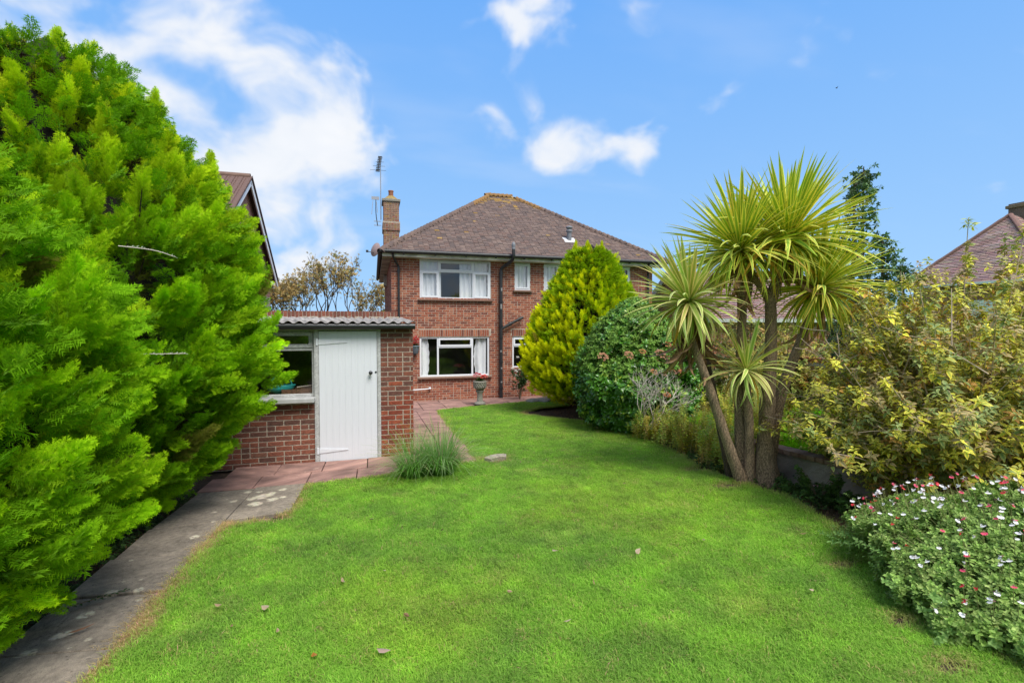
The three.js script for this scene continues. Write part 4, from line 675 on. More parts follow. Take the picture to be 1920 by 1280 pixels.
conifer({ name: 'golden_conifer', label: 'golden yellow teardrop shaped conifer on the lawn before the house', seed: 21, x: 5.37, v: 11.46, tab: [[.42, .85], [.62, 1.45], [1.1, 1.72], [1.7, 1.72], [2.35, 1.50], [3.1, 1.08], [3.7, .70], [4.05, .48], [4.22, .3], [4.3, .1]], leaders: [[-.38, 4.0, 0, .4], [.35, 4.0, 0, .42], [-.1, 4.05, .1, .32], [.6, 3.5, 0, .35]], plumes: 1500, per: 10, spread: .6, plume: .34, frond: .17, outw: .75, upw: .75, lump: .12, yellow: .32, yellowTop: .3, yellowSide: .5, brown: .01, stems: 10, trunk: .14, dark: lin(.30, .46, .004), light: lin(.56, .78, .006), gold: lin(.85, .85, .008) });

// leaves --------------------------------------------------------------
function leafGeo(b, o, dir, side, len, wid, cEdge, cMid, fold = .25, curl = .2) {          // adds one pointed leaf with a folded midrib
  const n = new THREE.Vector3().crossVectors(side, dir).normalize(), at = (t, s) => { const w = wid * Math.sin(Math.PI * Math.pow(t, .8)) * s, q = o.clone().addScaledVector(dir, t * len).addScaledVector(side, w).addScaledVector(n, Math.abs(w) * fold - curl * len * t * t); return [q.x, q.y, q.z]; };
  const ts = [0, .3, .62, 1];
  for (let k = 0; k < 3; k++) for (const s of [-1, 1]) { const a = at(ts[k], 0), d = at(ts[k + 1], 0), e = at(ts[k], s), f = at(ts[k + 1], s); if (k > 0) s > 0 ? b.tri(a, e, f, cMid, cEdge, cEdge) : b.tri(a, f, e, cMid, cEdge, cEdge); if (k < 2) s > 0 ? b.tri(a, f, d, cMid, cEdge, cMid) : b.tri(a, d, f, cMid, cMid, cEdge); }
}
function whorl(seed, n, len, wid, cEdge, cMid, opt = {}) {                                    // a shoot end with its leaves, growing along +y
  const keep = rnd; rnd = mulberry(seed); const b = new MB(), stem = opt.stem ?? .6;
  for (let k = 0; k < n; k++) {
    const t = k / n, a = k * 2.4 + R(-.3, .3), up = lerp(opt.low ?? .1, opt.high ?? .9, t) + R(-.15, .15), d = new THREE.Vector3(Math.cos(a) * Math.cos(up), Math.sin(up), Math.sin(a) * Math.cos(up)), s = new THREE.Vector3(-Math.sin(a), 0, Math.cos(a)).applyAxisAngle(d, R(-.4, .4)), L = len * R(.75, 1.15) * lerp(1, .75, t), v = R(.85, 1.12);
    leafGeo(b, new THREE.Vector3(0, -stem * len * (1 - t), 0), d, s, L, wid * L / len, cEdge.map((q) => q * v), cMid.map((q) => q * v), .25, opt.curl ?? .2);
  }
  const st = .012 * len * 2; b.tri([-st, -stem * len * 1.6, 0], [st, -stem * len * 1.6, 0], [0, 0, 0], [.9, .6, .5]); b.tri([0, -stem * len * 1.6, -st], [0, -stem * len * 1.6, st], [0, 0, 0], [.9, .6, .5]);
  rnd = keep; return b.geo();
}
// glossy evergreen beside the golden conifer
{
  rnd = mulberry(61);
  const t = thing('evergreen_shrub', 'rounded dark glossy evergreen shrub beside the golden conifer', 'shrub', 5.13, G(8.8), 8.8);
  const W = [1, 2, 3].map((k) => whorl(k * 7, 8, .10, .030, [1, 1, 1], [1.05, 1.05, 1.1], { low: -.2, high: 1.0 })), W2 = [4, 5].map((k) => whorl(k * 7, 9, .06, .016, [1.1, 1.1, 1.1], [.9, .95, .9], { low: 0, high: 1.1 }));
  const tab = [[.02, .75], [.3, 1.05], [.8, 1.2], [1.3, 1.18], [1.8, 1.0], [2.2, .7], [2.5, .35], [2.66, .08]], L = [[], [], []], L2 = [[], []], H = 2.66;
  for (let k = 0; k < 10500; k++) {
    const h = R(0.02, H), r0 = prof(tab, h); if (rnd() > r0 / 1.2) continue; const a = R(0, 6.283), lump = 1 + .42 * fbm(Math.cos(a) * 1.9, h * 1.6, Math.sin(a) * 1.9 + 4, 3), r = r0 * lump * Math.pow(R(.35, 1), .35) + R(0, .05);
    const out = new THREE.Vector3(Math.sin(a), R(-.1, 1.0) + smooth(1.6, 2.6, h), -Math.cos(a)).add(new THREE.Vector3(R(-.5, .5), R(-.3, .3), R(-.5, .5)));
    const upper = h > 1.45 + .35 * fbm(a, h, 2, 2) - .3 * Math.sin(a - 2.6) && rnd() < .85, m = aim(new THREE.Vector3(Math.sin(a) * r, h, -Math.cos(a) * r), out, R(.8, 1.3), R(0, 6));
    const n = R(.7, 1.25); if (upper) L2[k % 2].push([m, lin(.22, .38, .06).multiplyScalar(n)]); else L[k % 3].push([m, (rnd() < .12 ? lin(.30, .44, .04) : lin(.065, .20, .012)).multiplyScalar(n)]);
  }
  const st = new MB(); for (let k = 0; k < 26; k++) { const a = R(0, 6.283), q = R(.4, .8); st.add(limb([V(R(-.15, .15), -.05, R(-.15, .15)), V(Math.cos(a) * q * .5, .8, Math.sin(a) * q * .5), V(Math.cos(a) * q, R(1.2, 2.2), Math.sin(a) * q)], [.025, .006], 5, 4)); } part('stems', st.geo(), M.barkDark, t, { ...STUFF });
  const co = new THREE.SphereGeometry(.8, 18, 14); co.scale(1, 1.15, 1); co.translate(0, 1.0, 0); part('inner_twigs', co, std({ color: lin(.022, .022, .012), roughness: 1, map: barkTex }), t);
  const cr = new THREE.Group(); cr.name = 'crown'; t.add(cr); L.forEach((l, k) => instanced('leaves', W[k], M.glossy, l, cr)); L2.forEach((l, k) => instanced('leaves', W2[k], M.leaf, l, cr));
  // faded flower heads
  const fg = [0, 1].map((k) => { const b = new MB(); for (let q = 0; q < 34; q++) { const u = R(-1, 1), a = R(0, 6.283), s = Math.sqrt(1 - u * u), n = new THREE.Vector3(s * Math.cos(a), Math.abs(u) * .6, s * Math.sin(a)), sd = new THREE.Vector3(-Math.sin(a), 0, Math.cos(a)); leafGeo(b, n.clone().multiplyScalar(.035), n, sd, .028, .012, [1, 1, 1], [.8, .8, .8]); } return b.geo(); });
  for (const [dx, h, dv, c] of [[-.42, 1.62, -1.02, 0], [-.1, 1.58, -1.1, 1], [.1, 1.74, -1.0, 0], [.02, 1.5, -1.12, 1], [-.28, 1.26, -1.18, 0], [.12, 1.24, -1.15, 1], [.26, 1.28, -1.08, 0], [-.1, 1.22, -1.18, 1], [-.95, 1.5, -.5, 1], [-.02, .84, -1.2, 0], [.5, 1.05, -.95, 1], [-.6, 1.55, -.85, 1]]) { const m = part('faded_flower_head', fg[c], leafMat({ color: c ? lin(.42, .20, .10) : lin(.48, .17, .05), roughness: .9 }), t); m.position.set(dx, h, -dv); m.rotation.set(R(.2, .9), R(0, 6), 0); m.scale.setScalar(R(1.2, 1.9)); }
  // bare grey shrub in front of it
  const s = thing('bare_shrub', 'leafless shrub of pale grey twigs before the glossy evergreen', 'shrub', 4.62, G(7.42) + .02, 7.42), tw = new MB();
  const grow = (p, d, L, r, dep) => { const e = p.clone().addScaledVector(d, L).add(new THREE.Vector3(R(-.03, .03), R(-.02, .03), R(-.03, .03))), m = p.clone().lerp(e, .5).add(new THREE.Vector3(R(-.03, .03), R(-.02, .03), R(-.03, .03))); tw.add(limb([p, m, e], [r, r * .62], 5, 2)); if (dep > 0) for (let k = 0; k < 2 + (rnd() < .5); k++) grow(rnd() < .4 ? m : e, d.clone().add(new THREE.Vector3(R(-.85, .85), R(-.35, .65), R(-.75, .75))).normalize(), L * R(.6, .85), r * .62, dep - 1); };
  for (let k = 0; k < 7; k++) grow(new THREE.Vector3(R(-.1, .1), .2, R(-.1, .1)), new THREE.Vector3(R(-.65, .75), R(.9, 1.4), R(-.1, .5)).normalize(), R(.32, .47), .013, 4);
  part('twigs', tw.geo(), M.twig, s);
}
// dying perennials along the wall and dark green cover below them
{
  rnd = mulberry(63);
  const spots = [[4.78, 7.3, .62, 'pale yellow stems of dying perennial below the glossy shrub'], [4.85, 6.75, .7, 'yellowing leafy perennial left of the timber board'], [4.8, 6.1, .72, 'yellowing perennial clump behind the leaning palm stem'], [4.72, 5.55, .62, 'yellowing perennial clump close to the palm foot'], [5.45, 6.5, .75, 'dying perennial beyond the low wall behind the palm'], [5.5, 5.6, .7, 'thin yellow stems beyond the low wall beside the palm']];
  const W = whorl(17, 14, .052, .013, [1, 1, 1], [.85, .9, .8], { low: -.1, high: .7, stem: 3.2 });
  for (const [x, v, h, label] of spots) {
    const t = thing('perennial_plant', label, 'perennial', x, G(v) + (x > 5.1 ? .3 : 0), v), st = new MB(), l = [];
    for (let k = 0; k < 44; k++) {
      const bx = R(-.32, .32), bz = R(-.36, .36), lx = R(-.16, .16), lz = R(-.16, .16), L = h * R(.55, 1.15); st.add(limb([new THREE.Vector3(bx, -.02, bz), new THREE.Vector3(bx + lx * .4, L * .5, bz + lz * .4), new THREE.Vector3(bx + lx, L, bz + lz)], [.0032, .002], 4, 3));
      for (let q = 0; q < 6; q++) { const f = R(.3, 1.0); l.push([aim(new THREE.Vector3(bx + lx * f * f, L * f, bz + lz * f * f), new THREE.Vector3(lx, 1, lz).add(new THREE.Vector3(R(-.5, .5), 0, R(-.5, .5))), R(.7, 1.3), R(0, 6)), pick([lin(.76, .76, .09), lin(.56, .68, .10), lin(.80, .68, .11), lin(.60, .44, .14), lin(.40, .58, .10)]).multiplyScalar(R(.8, 1.2))]); }
    }
    part('stems', st.geo(), std({ color: lin(.46, .40, .17), roughness: .9 }), t, { ...STUFF }); instanced('leaves', W, M.leaf, l, t);
  }
  const g = new THREE.Group(); g.name = numbered('ground_cover'); g.userData = { kind: 'stuff', label: 'low dark green weeds at the edge of the bed', category: 'ground cover' }; scene.add(g);
  const W3 = whorl(23, 7, .05, .014, [1, 1, 1], [.9, .9, .9], { low: .1, high: .8 }), l = [];
  for (let k = 0; k < 900; k++) { const [x, v] = pick([[R(4.25, 4.9), R(5.2, 7.4)], [R(4.5, 4.98), R(3.6, 4.6)], [R(4.3, 5), R(7.4, 8.1)], [R(4.35, 4.98), R(3.4, 6.2)]]); if (inPoly(LAWN, x, v)) continue; l.push([aim(V(x, G(v) + R(.0, .09), v), new THREE.Vector3(R(-.5, .5), 1, R(-.5, .5)), R(.5, 1.2), R(0, 6)), lin(.06, .13, .02).multiplyScalar(R(.7, 1.6))]); }
  for (let k = 0; k < 500; k++) { const v = R(2.4, 6.5), x = -2.05 - Math.abs(R(0, .25)) ; l.push([aim(V(x, G(v) + R(-.03, .05), v), new THREE.Vector3(R(-.4, .7), 1, R(-.5, .5)), R(.4, .9), R(0, 6)), lin(.05, .11, .02).multiplyScalar(R(.6, 1.3))]); }
  instanced('leaves', W3, M.leaf, l, g);
  // dead grass and straw over the bed and along the path edge
  const d = new THREE.Group(); d.name = numbered('leaf_litter'); d.userData = { kind: 'stuff', label: 'dry brown litter and dead grass along the path and the bed', category: 'litter' }; scene.add(d);
  const T = bladeTuft(14, .07, .05, .0018, 1.5), dl = [], fl = [], F = (() => { const b = new MB(); leafGeo(b, new THREE.Vector3(), new THREE.Vector3(0, .1, 1).normalize(), new THREE.Vector3(1, 0, 0), .05, .014, [1, 1, 1], [.8, .8, .8], .3, .3); return b.geo(); })();
  for (let k = 0; k < 2600; k++) { const v = R(1.5, 5.25), x = -1.42 + R(-.05, .09) * (1 + .8 * perlin.noise(v * 3, 1, 1)); dl.push([new THREE.Matrix4().compose(V(x, G(v) - .005, v), new THREE.Quaternion().setFromAxisAngle(UP, R(0, 6)), new THREE.Vector3(1, R(.4, 1), 1)), lin(.62, .48, .28).multiplyScalar(R(.6, 1.2))]); }
  for (let k = 0; k < 900; k++) { const v = R(3, 6.4), x = R(4.2, 4.98); if (inPoly(LAWN, x, v)) continue; dl.push([new THREE.Matrix4().compose(V(x, G(v) - .06, v), new THREE.Quaternion().setFromAxisAngle(UP, R(0, 6)), new THREE.Vector3(1, R(.6, 1.6), 1)), lin(.24, .18, .10).multiplyScalar(R(.6, 1.2))]); }
  for (let k = 0; k < 1500; k++) { const q = rnd(); const [x, v] = q < .45 ? [-2.06 - R(0, .35), R(2.2, 6.6)] : q < .6 ? [R(3.65, 5.2), R(10.6, 12.4)] : [R(4.1, 5), R(3.2, 6.4)]; if (inPoly(LAWN, x, v) && rnd() < .85) continue; fl.push([aim(V(x, G(v) - .05 + R(0, .03), v), new THREE.Vector3(R(-.5, .5), 1, R(-.5, .5)), R(.4, 1.1), R(0, 6)), pick([lin(.20, .12, .06), lin(.14, .09, .05), lin(.28, .18, .09)]).multiplyScalar(R(.6, 1.2))]); }
  instanced('dead_grass', T, M.grass, dl, d); instanced('dead_leaves', F, M.leaf, fl, d);
}
// the palm ------------------------------------------------------------
function swordGeo(droop, edge, mid, w = .028) {               // one strap leaf growing along +y, bending towards +z
  const n = 9, b = new MB(), row = (k) => { const t = k / n, a = droop * Math.pow(t, 1.7), len = t, y = len * Math.cos(a * .55), z = len * Math.sin(a * .55), ww = w * (.35 + .65 * Math.sin(Math.PI * Math.min(1, .12 + t * .62))) * (t > .6 ? Math.pow(1 - (t - .6) / .4, .75) : 1) , f = ww * .35; return [[-ww, y, z + f * 1], [-ww * .5, y, z + f * .4], [0, y, z], [ww * .5, y, z + f * .4], [ww, y, z + f]]; };
  for (let k = 0; k < n; k++) { const a = row(k), c = row(k + 1); for (let j = 0; j < 4; j++) { const col = j === 0 || j === 3 ? edge : mid; b.tri(a[j], a[j + 1], c[j + 1], col); b.tri(a[j], c[j + 1], c[j], col); } }
  const g = b.geo(); g.computeVertexNormals(); return g;
}
{
  rnd = mulberry(77);
  const palm = thing('cabbage_palm', 'multi stemmed cabbage palm with spiky yellow green leaf heads', 'palm', 4.45, G(4.83) - .02, 4.83);
  const o = palm.position, L = (x, y, v) => new THREE.Vector3(x, y, -v).sub(o), stem = (pts, r, m = M.bark) => part('trunk', limb(pts.map((q) => L(...q)), r, 12, 8, .12), m, palm);
  stem([[4.33, -.25, 4.84], [4.12, .35, 4.9], [3.92, 1.0, 4.98], [3.74, 1.5, 5.04], [3.66, 1.85, 5.06]], [.08, .058, .054, .046, .042]);
  stem([[4.40, -.25, 4.82], [4.42, .35, 4.84], [4.40, .8, 4.86], [4.38, 1.13, 4.87]], [.075, .055, .05, .042]);
  stem([[4.61, -.3, 4.76], [4.60, .1, 4.77], [4.63, .7, 4.79], [4.70, 1.4, 4.82], [4.68, 2.02, 4.82]], [.17, .10, .085, .07, .064]);
  stem([[4.68, 2.0, 4.82], [4.76, 2.3, 4.79], [4.84, 2.62, 4.77]], [.075, .06, .05]);
  stem([[4.68, 2.02, 4.82], [4.58, 2.17, 4.84], [4.47, 2.3, 4.88], [4.42, 2.42, 4.92]], [.06, .045, .04]);
  stem([[4.44, -.2, 4.95], [4.42, .6, 5.0], [4.40, 1.4, 4.98], [4.385, 1.96, 4.95]], [.10, .07, .06, .05], M.bark);
  stem([[4.385, 1.95, 4.95], [4.33, 2.15, 4.94], [4.29, 2.35, 4.94], [4.31, 2.52, 4.93]], [.05, .042, .04]); stem([[4.385, 1.95, 4.95], [4.46, 2.1, 4.94], [4.47, 2.3, 4.92]], [.045, .038, .034]);
  stem([[4.66, -.25, 4.82], [4.80, .5, 4.85], [4.92, 1.0, 4.82], [5.06, 1.5, 4.74], [5.18, 1.95, 4.68], [5.22, 2.1, 4.66]], [.10, .085, .07, .06, .05, .05]);
  stem([[4.3, -.2, 5.0], [4.15, .8, 5.15], [4.0, 1.45, 5.2], [3.86, 1.8, 5.2]], [.06, .05, .045, .04], M.barkDark);
  // leaves
  const E1 = [.82, .76, .10], E2 = [.85, .80, .30], C1 = [.30, .45, .035], C2 = [.42, .54, .10], D1 = [.66, .38, .03], D2 = [.18, .11, .06];
  const kinds = { green: [.1, .3, .6, 1.15].map((d) => swordGeo(d, E1, C1)), pale: [.12, .4, .75, 1.35].map((d) => swordGeo(d, E2, C2, .036)), gold: [1.0].map((d) => swordGeo(d, D1, [.42, .30, .02])), dead: [1.6].map((d) => swordGeo(d, D2, [.34, .21, .12], .036)) };
  const rest = new MB(); let singles = 0;
  const head = (x, y, v, n, len, kind, o2 = {}) => {
    const h = new THREE.Group(); h.name = 'leaf_head'; palm.add(h); h.position.copy(L(x, y, v)); const ax = new THREE.Vector3(...(o2.axis ?? [0, 1, 0])).normalize();
    for (let k = 0; k < n; k++) {
      const t = (k + .5) / n, el = lerp(1.45, o2.low ?? -.75, Math.pow(t, .82)) + R(-.1, .1), a = k * 2.39996 + R(-.2, .2); let d = new THREE.Vector3(Math.cos(a) * Math.cos(el), Math.sin(el), Math.sin(a) * Math.cos(el));
      d.applyQuaternion(new THREE.Quaternion().setFromUnitVectors(UP, ax)); const outward = new THREE.Vector3(d.x, 0, d.z); if (outward.lengthSq() < 1e-4) outward.set(1, 0, 0); outward.normalize();
      const gold = el < .1 && rnd() < .10, q = gold ? 'gold' : kind, set = kinds[q], gi = gold ? 0 : clamp(Math.floor((el > .9 ? 0 : el > .3 ? .8 : el > -.3 ? 1.5 : 2.4) + R(0, 1.4)), 0, 3), s = len * R(.85, 1.1) * (el < -.15 ? .78 : 1);
      // leaf bends downwards: local +z turned towards the ground
      const down = new THREE.Vector3(0, -1, 0).addScaledVector(d, d.y).addScaledVector(outward, .05); if (down.lengthSq() < 1e-3) down.copy(outward); down.normalize(); const sx = new THREE.Vector3().crossVectors(d, down).normalize(), m = new THREE.Matrix4().makeBasis(sx.multiplyScalar(s), d.clone().multiplyScalar(s), down.clone().multiplyScalar(s)).multiply(new THREE.Matrix4().makeRotationY(R(-.5, .5))).setPosition(d.clone().multiplyScalar(.03));
      if (singles < 300 && k % 5 < 3) { singles++; const l = part('leaf', set[gi], M.leaf, h); l.applyMatrix4(m); } else rest.add(set[gi], m.clone().premultiply(new THREE.Matrix4().makeTranslation(h.position.x, h.position.y, h.position.z)), lin(R(.85, 1.1), R(.85, 1.1), 1));
    }
    for (let k = 0; k < (o2.dead ?? 0); k++) { const a = R(0, 6.283), d = new THREE.Vector3(Math.cos(a) * .32, -1, Math.sin(a) * .32).normalize(); rest.add(kinds.dead[0], aim(h.position.clone().add(new THREE.Vector3(d.x * .15, -.06 - R(0, .2), d.z * .15)), d, R(.45, .95), R(0, 6)), lin(1.3, 1.25, 1.2).multiplyScalar(R(.7, 1.4))); }
  };
  head(4.86, 2.74, 4.77, 330, .98, 'green', { low: -.6, dead: 12 });
  head(4.32, 2.62, 4.93, 270, .90, 'green', { low: -.58, dead: 12 });
  head(3.70, 2.0, 5.07, 165, .78, 'pale', { low: -.95, axis: [-.35, .9, .1] });
  head(3.86, 1.92, 5.2, 30, .5, 'green', { low: -.6, dead: 46 });
  head(5.24, 2.17, 4.65, 210, .86, 'green', { low: -.8, dead: 10 });
  head(4.38, 1.17, 4.87, 76, .64, 'pale', { low: -.85 });
  part('leaf_mass', rest.geo(), M.leaf, palm, { ...STUFF });
}
// yellow variegated shrub --------------------------------------------
{
  rnd = mulberry(81);
  const cx = 5.68, cv = 3.36, t = thing('variegated_shrub', 'big loose shrub with yellow edged leaves right of the palm', 'shrub', cx, G(cv), cv);
  const W = [1, 2, 3].map((k) => whorl(k * 13, 8, .068, .0175, [1.3, 1.2, .95], [.45, .72, .7], { low: -.25, high: .75, curl: .42, stem: .9 }));
  const L = [[], [], []], br = new MB();
  const addShoot = (p, d, c, s) => { if (p.x + p.z * .35 < -1.02 && p.y < .55 + .3 * perlin.noise(p.x * 3, p.y * 3, p.z * 3)) return; L[Math.floor(rnd() * 3)].push([aim(p, d, s, R(0, 6)), c]); };
  const colAt = (f) => { const q = rnd(); return (q < .22 ? lin(.78, .68, .09) : q < .50 ? lin(.52, .47, .09) : q < .76 ? lin(.30, .34, .12) : q < .96 ? lin(.40, .29, .14) : lin(.70, .36, .10)).multiplyScalar(R(.78, 1.25) * lerp(.86, 1.14, f)); };
  for (let k = 0; k < 470; k++) {
    const a = R(0, 6.283), el = Math.asin(R(-.02, 1)), reach = R(.75, 1.08), tipr = new THREE.Vector3(Math.cos(a) * Math.cos(el) * 1.86, .12 + Math.sin(el) * 2.34, Math.sin(a) * Math.cos(el) * 1.66).multiplyScalar(reach), b0 = new THREE.Vector3(R(-.35, .35), 0, R(-.35, .35)), mid = b0.clone().lerp(tipr, .55).add(new THREE.Vector3(R(-.2, .2), R(.1, .4), R(-.2, .2)));
    const curve = new THREE.QuadraticBezierCurve3(b0, mid, tipr); if (k % 2 === 0 && !(tipr.x + tipr.z * .35 < -.9 && tipr.y < .7)) br.add(limb([0, .33, .66, 1].map((q) => curve.getPoint(q)), [.011, .003], 5, 3));
    for (let q = 0; q < 30; q++) { const f = R(.35, 1), p = curve.getPoint(f).add(new THREE.Vector3(R(-.2, .2), R(-.16, .16), R(-.2, .2)).multiplyScalar(lerp(1.15, .45, f))), d = curve.getTangent(f).multiplyScalar(.6).add(new THREE.Vector3(R(-.45, .45), R(.5, 1.2), R(-.45, .45))); addShoot(p, d, colAt(f), R(.65, 1.12)); }
  }
  // long shoots standing clear of the top
  for (const [x, h, z, lx, lz] of [[-.25, 2.85, .1, -.12, .1], [.05, 2.6, -.1, .1, 0], [.3, 2.82, .15, .04, .1], [-.9, 2.3, .2, -.1, 0], [.7, 2.75, .3, .05, 0], [.9, 2.8, -.2, .05, .05], [.55, 2.62, .2, .1, 0], [-.55, 2.35, .0, -.12, 0], [.8, 2.5, -.1, .1, .05], [.15, 2.3, .4, 0, .1], [.45, 2.8, 0, .06, 0], [-.05, 2.25, .3, -.1, 0], [1.1, 2.3, .1, .15, 0]]) {
    const b0 = new THREE.Vector3(x * .6, 1.3, z * .6), e = new THREE.Vector3(x + lx, h, z + lz), m = b0.clone().lerp(e, .55).add(new THREE.Vector3(R(-.06, .06), 0, R(-.06, .06))); br.add(limb([b0, m, e], [.008, .003], 5, 5)); for (let q = 0; q < 10; q++) { const f = 1 - Math.pow(rnd(), 1.3) * .62, p = b0.clone().lerp(e, f); addShoot(p, new THREE.Vector3(R(-.8, .8), R(.3, 1.2), R(-.8, .8)), colAt(.9), R(.7, 1.05)); } addShoot(e, new THREE.Vector3(lx, 1, lz), colAt(1), 1.1);
  }
  for (let k = 0; k < 150; k++) { const a = R(0, 6.283), p = new THREE.Vector3(Math.cos(a) * R(.6, 1.3), R(.6, 1.8), Math.sin(a) * R(.8, 1.5)), d = new THREE.Vector3(R(-1, 1), R(-.3, .5), R(-1, 1)).normalize(), Ln = R(.3, .6); br.add(limb([p, p.clone().addScaledVector(d, Ln * .5).add(new THREE.Vector3(0, R(-.04, .08), 0)), p.clone().addScaledVector(d, Ln)], [.006, .0025], 5, 3)); }
  part('branches', br.geo(), std({ color: lin(.42, .33, .25), roughness: .9 }), t, { ...STUFF });
  const cr = new THREE.Group(); cr.name = 'crown'; t.add(cr); L.forEach((l, k) => instanced('leaves', W[k], M.leaf, l, cr));
}
// red and white salvia --------------------------------------------------
{
  rnd = mulberry(91);
  const cx = 4.2, cv = 2.05, t = thing('salvia_plant', 'sprawling salvia with small red and white flowers in the bottom right corner', 'salvia', cx, G(cv), cv);
  const W = [1, 2].map((k) => whorl(k * 19, 8, .027, .009, [1, 1, 1], [1.05, 1.1, 1], { low: 0, high: .9, stem: 1.3, curl: .1 })), L = [[], []], st = new MB(), tips = [];
  const mound = (a) => .93 + .19 * Math.sin(a - .35) + .06 * Math.sin(a * 3 + 1) + .10 * Math.sin(a * 13) * Math.sin(a * 7);
  for (let k = 0; k < 15500; k++) { const a = R(0, 6.283), r = Math.sqrt(rnd()) * 1.12 * mound(a), hh = .60 * Math.pow(clamp(1 - (r / 1.3) ** 2), 1.0) * (1 + .5 * fbm(Math.cos(a) * r * 2.5, Math.sin(a) * r * 2.5, 3, 3)), h = hh * (1 - Math.pow(rnd(), 2.2) * .85) + .015, p = new THREE.Vector3(Math.cos(a) * r, h, Math.sin(a) * r * 1.05); L[k & 1].push([aim(p, new THREE.Vector3(Math.cos(a) * r * .7 + R(-.6, .6), R(.5, 1.2), Math.sin(a) * r * .7 + R(-.6, .6)), R(.8, 1.35), R(0, 6)), lin(.26, .39, .09).multiplyScalar(R(.55, 1.4)).lerp(lin(.46, .55, .18), rnd() < .15 ? .6 : 0)]); if (k % 90 === 0) tips.push([p, a, r]); }
  for (let k = 0; k < 220; k++) { const a = R(0, 6.283), r = Math.sqrt(rnd()) * 1.1 * mound(a), h = .6 * Math.pow(clamp(1 - (r / 1.3) ** 2), .95); st.add(limb([new THREE.Vector3(Math.cos(a) * r * .3, 0, Math.sin(a) * r * .3), new THREE.Vector3(Math.cos(a) * r * .8, h * .75, Math.sin(a) * r * .8), new THREE.Vector3(Math.cos(a) * r * 1.02, h + .03, Math.sin(a) * r * 1.02)], [.004, .0018], 4, 3)); }
  part('stems', st.geo(), std({ color: lin(.14, .16, .05), roughness: .9 }), t, { ...STUFF });
  const flower = (red) => { const b = new MB(), w = [.86, .84, .86], rd = [.72, .02, .05], up = red > 0 ? [.80, .5, .55] : w, lo = red === 2 ? [.74, .03, .04] : red === 1 ? [.74, .06, .14] : w; leafGeo(b, new THREE.Vector3(0, 0, 0), new THREE.Vector3(0, .6, 1).normalize(), new THREE.Vector3(1, 0, 0), .02, .007, red === 2 ? rd : up, red === 2 ? rd : up, .5, .1); for (const s of [-1, 0, 1]) leafGeo(b, new THREE.Vector3(0, 0, .008), new THREE.Vector3(s * .55, -.55, .75).normalize(), new THREE.Vector3(1, s * .4, 0).normalize(), .023, .011, lo, lo, .2, .2); leafGeo(b, new THREE.Vector3(0, 0, -.014), new THREE.Vector3(0, .1, 1).normalize(), new THREE.Vector3(0, 1, 0), .024, .004, [.25, .1, .1], [.25, .1, .1]); return b.geo(); };
  const fst = new MB(), FG = [flower(0), flower(1), flower(2)];
  // straggling stems at its edge
  for (let k = 0; k < 46; k++) { const a = 2.69 + R(-1.9, 1.9), r0 = .95 * mound(a), L2 = R(.1, .34), h0 = R(.05, .2), p0 = new THREE.Vector3(Math.cos(a) * r0, h0, Math.sin(a) * r0), d = new THREE.Vector3(Math.cos(a + R(-.5, .5)), R(-.1, .6), Math.sin(a + R(-.5, .5))); for (let q = 0; q < 7; q++) { const f = q / 6, p = p0.clone().addScaledVector(d, L2 * f); p.y = Math.max(.02, p.y); L[k & 1].push([aim(p, d.clone().add(new THREE.Vector3(0, .6, 0)), R(.8, 1.2), R(0, 6)), lin(.23, .38, .10).multiplyScalar(R(.7, 1.3))]); } }
  L.forEach((l, k) => instanced('leaves', W[k], M.leaf, l, t));
  for (let k = 0; k < 300; k++) { const a = 2.69 + R(-2.0, 2.0), r = Math.pow(rnd(), .55) * 1.12 * mound(a), h = .62 * Math.pow(clamp(1 - (r / 1.3) ** 2), .95) * 1.16 + R(.015, .065), q = rnd(), kind = q < .64 ? 0 : q < .86 ? 1 : 2, f = part('flower', FG[kind], M.petal, t); f.position.set(Math.cos(a) * r, h, Math.sin(a) * r * 1.05); fst.add(limb([new THREE.Vector3(Math.cos(a) * (r - .05), h - .16, Math.sin(a) * (r - .05) * 1.05), new THREE.Vector3(Math.cos(a) * (r - .015), h - .07, Math.sin(a) * (r - .015) * 1.05), new THREE.Vector3(Math.cos(a) * r, h, Math.sin(a) * r * 1.05)], [.0022, .0014], 4, 2)); f.rotation.set(R(-1.1, .5), Math.atan2(-cx - Math.cos(a), cv) + R(-1.3, 1.3) , R(-.4, .4)); f.scale.setScalar(R(.75, 1.15)); }
  part('flower_stems', fst.geo(), std({ color: lin(.22, .24, .08), roughness: .9 }), t, { ...STUFF });
}
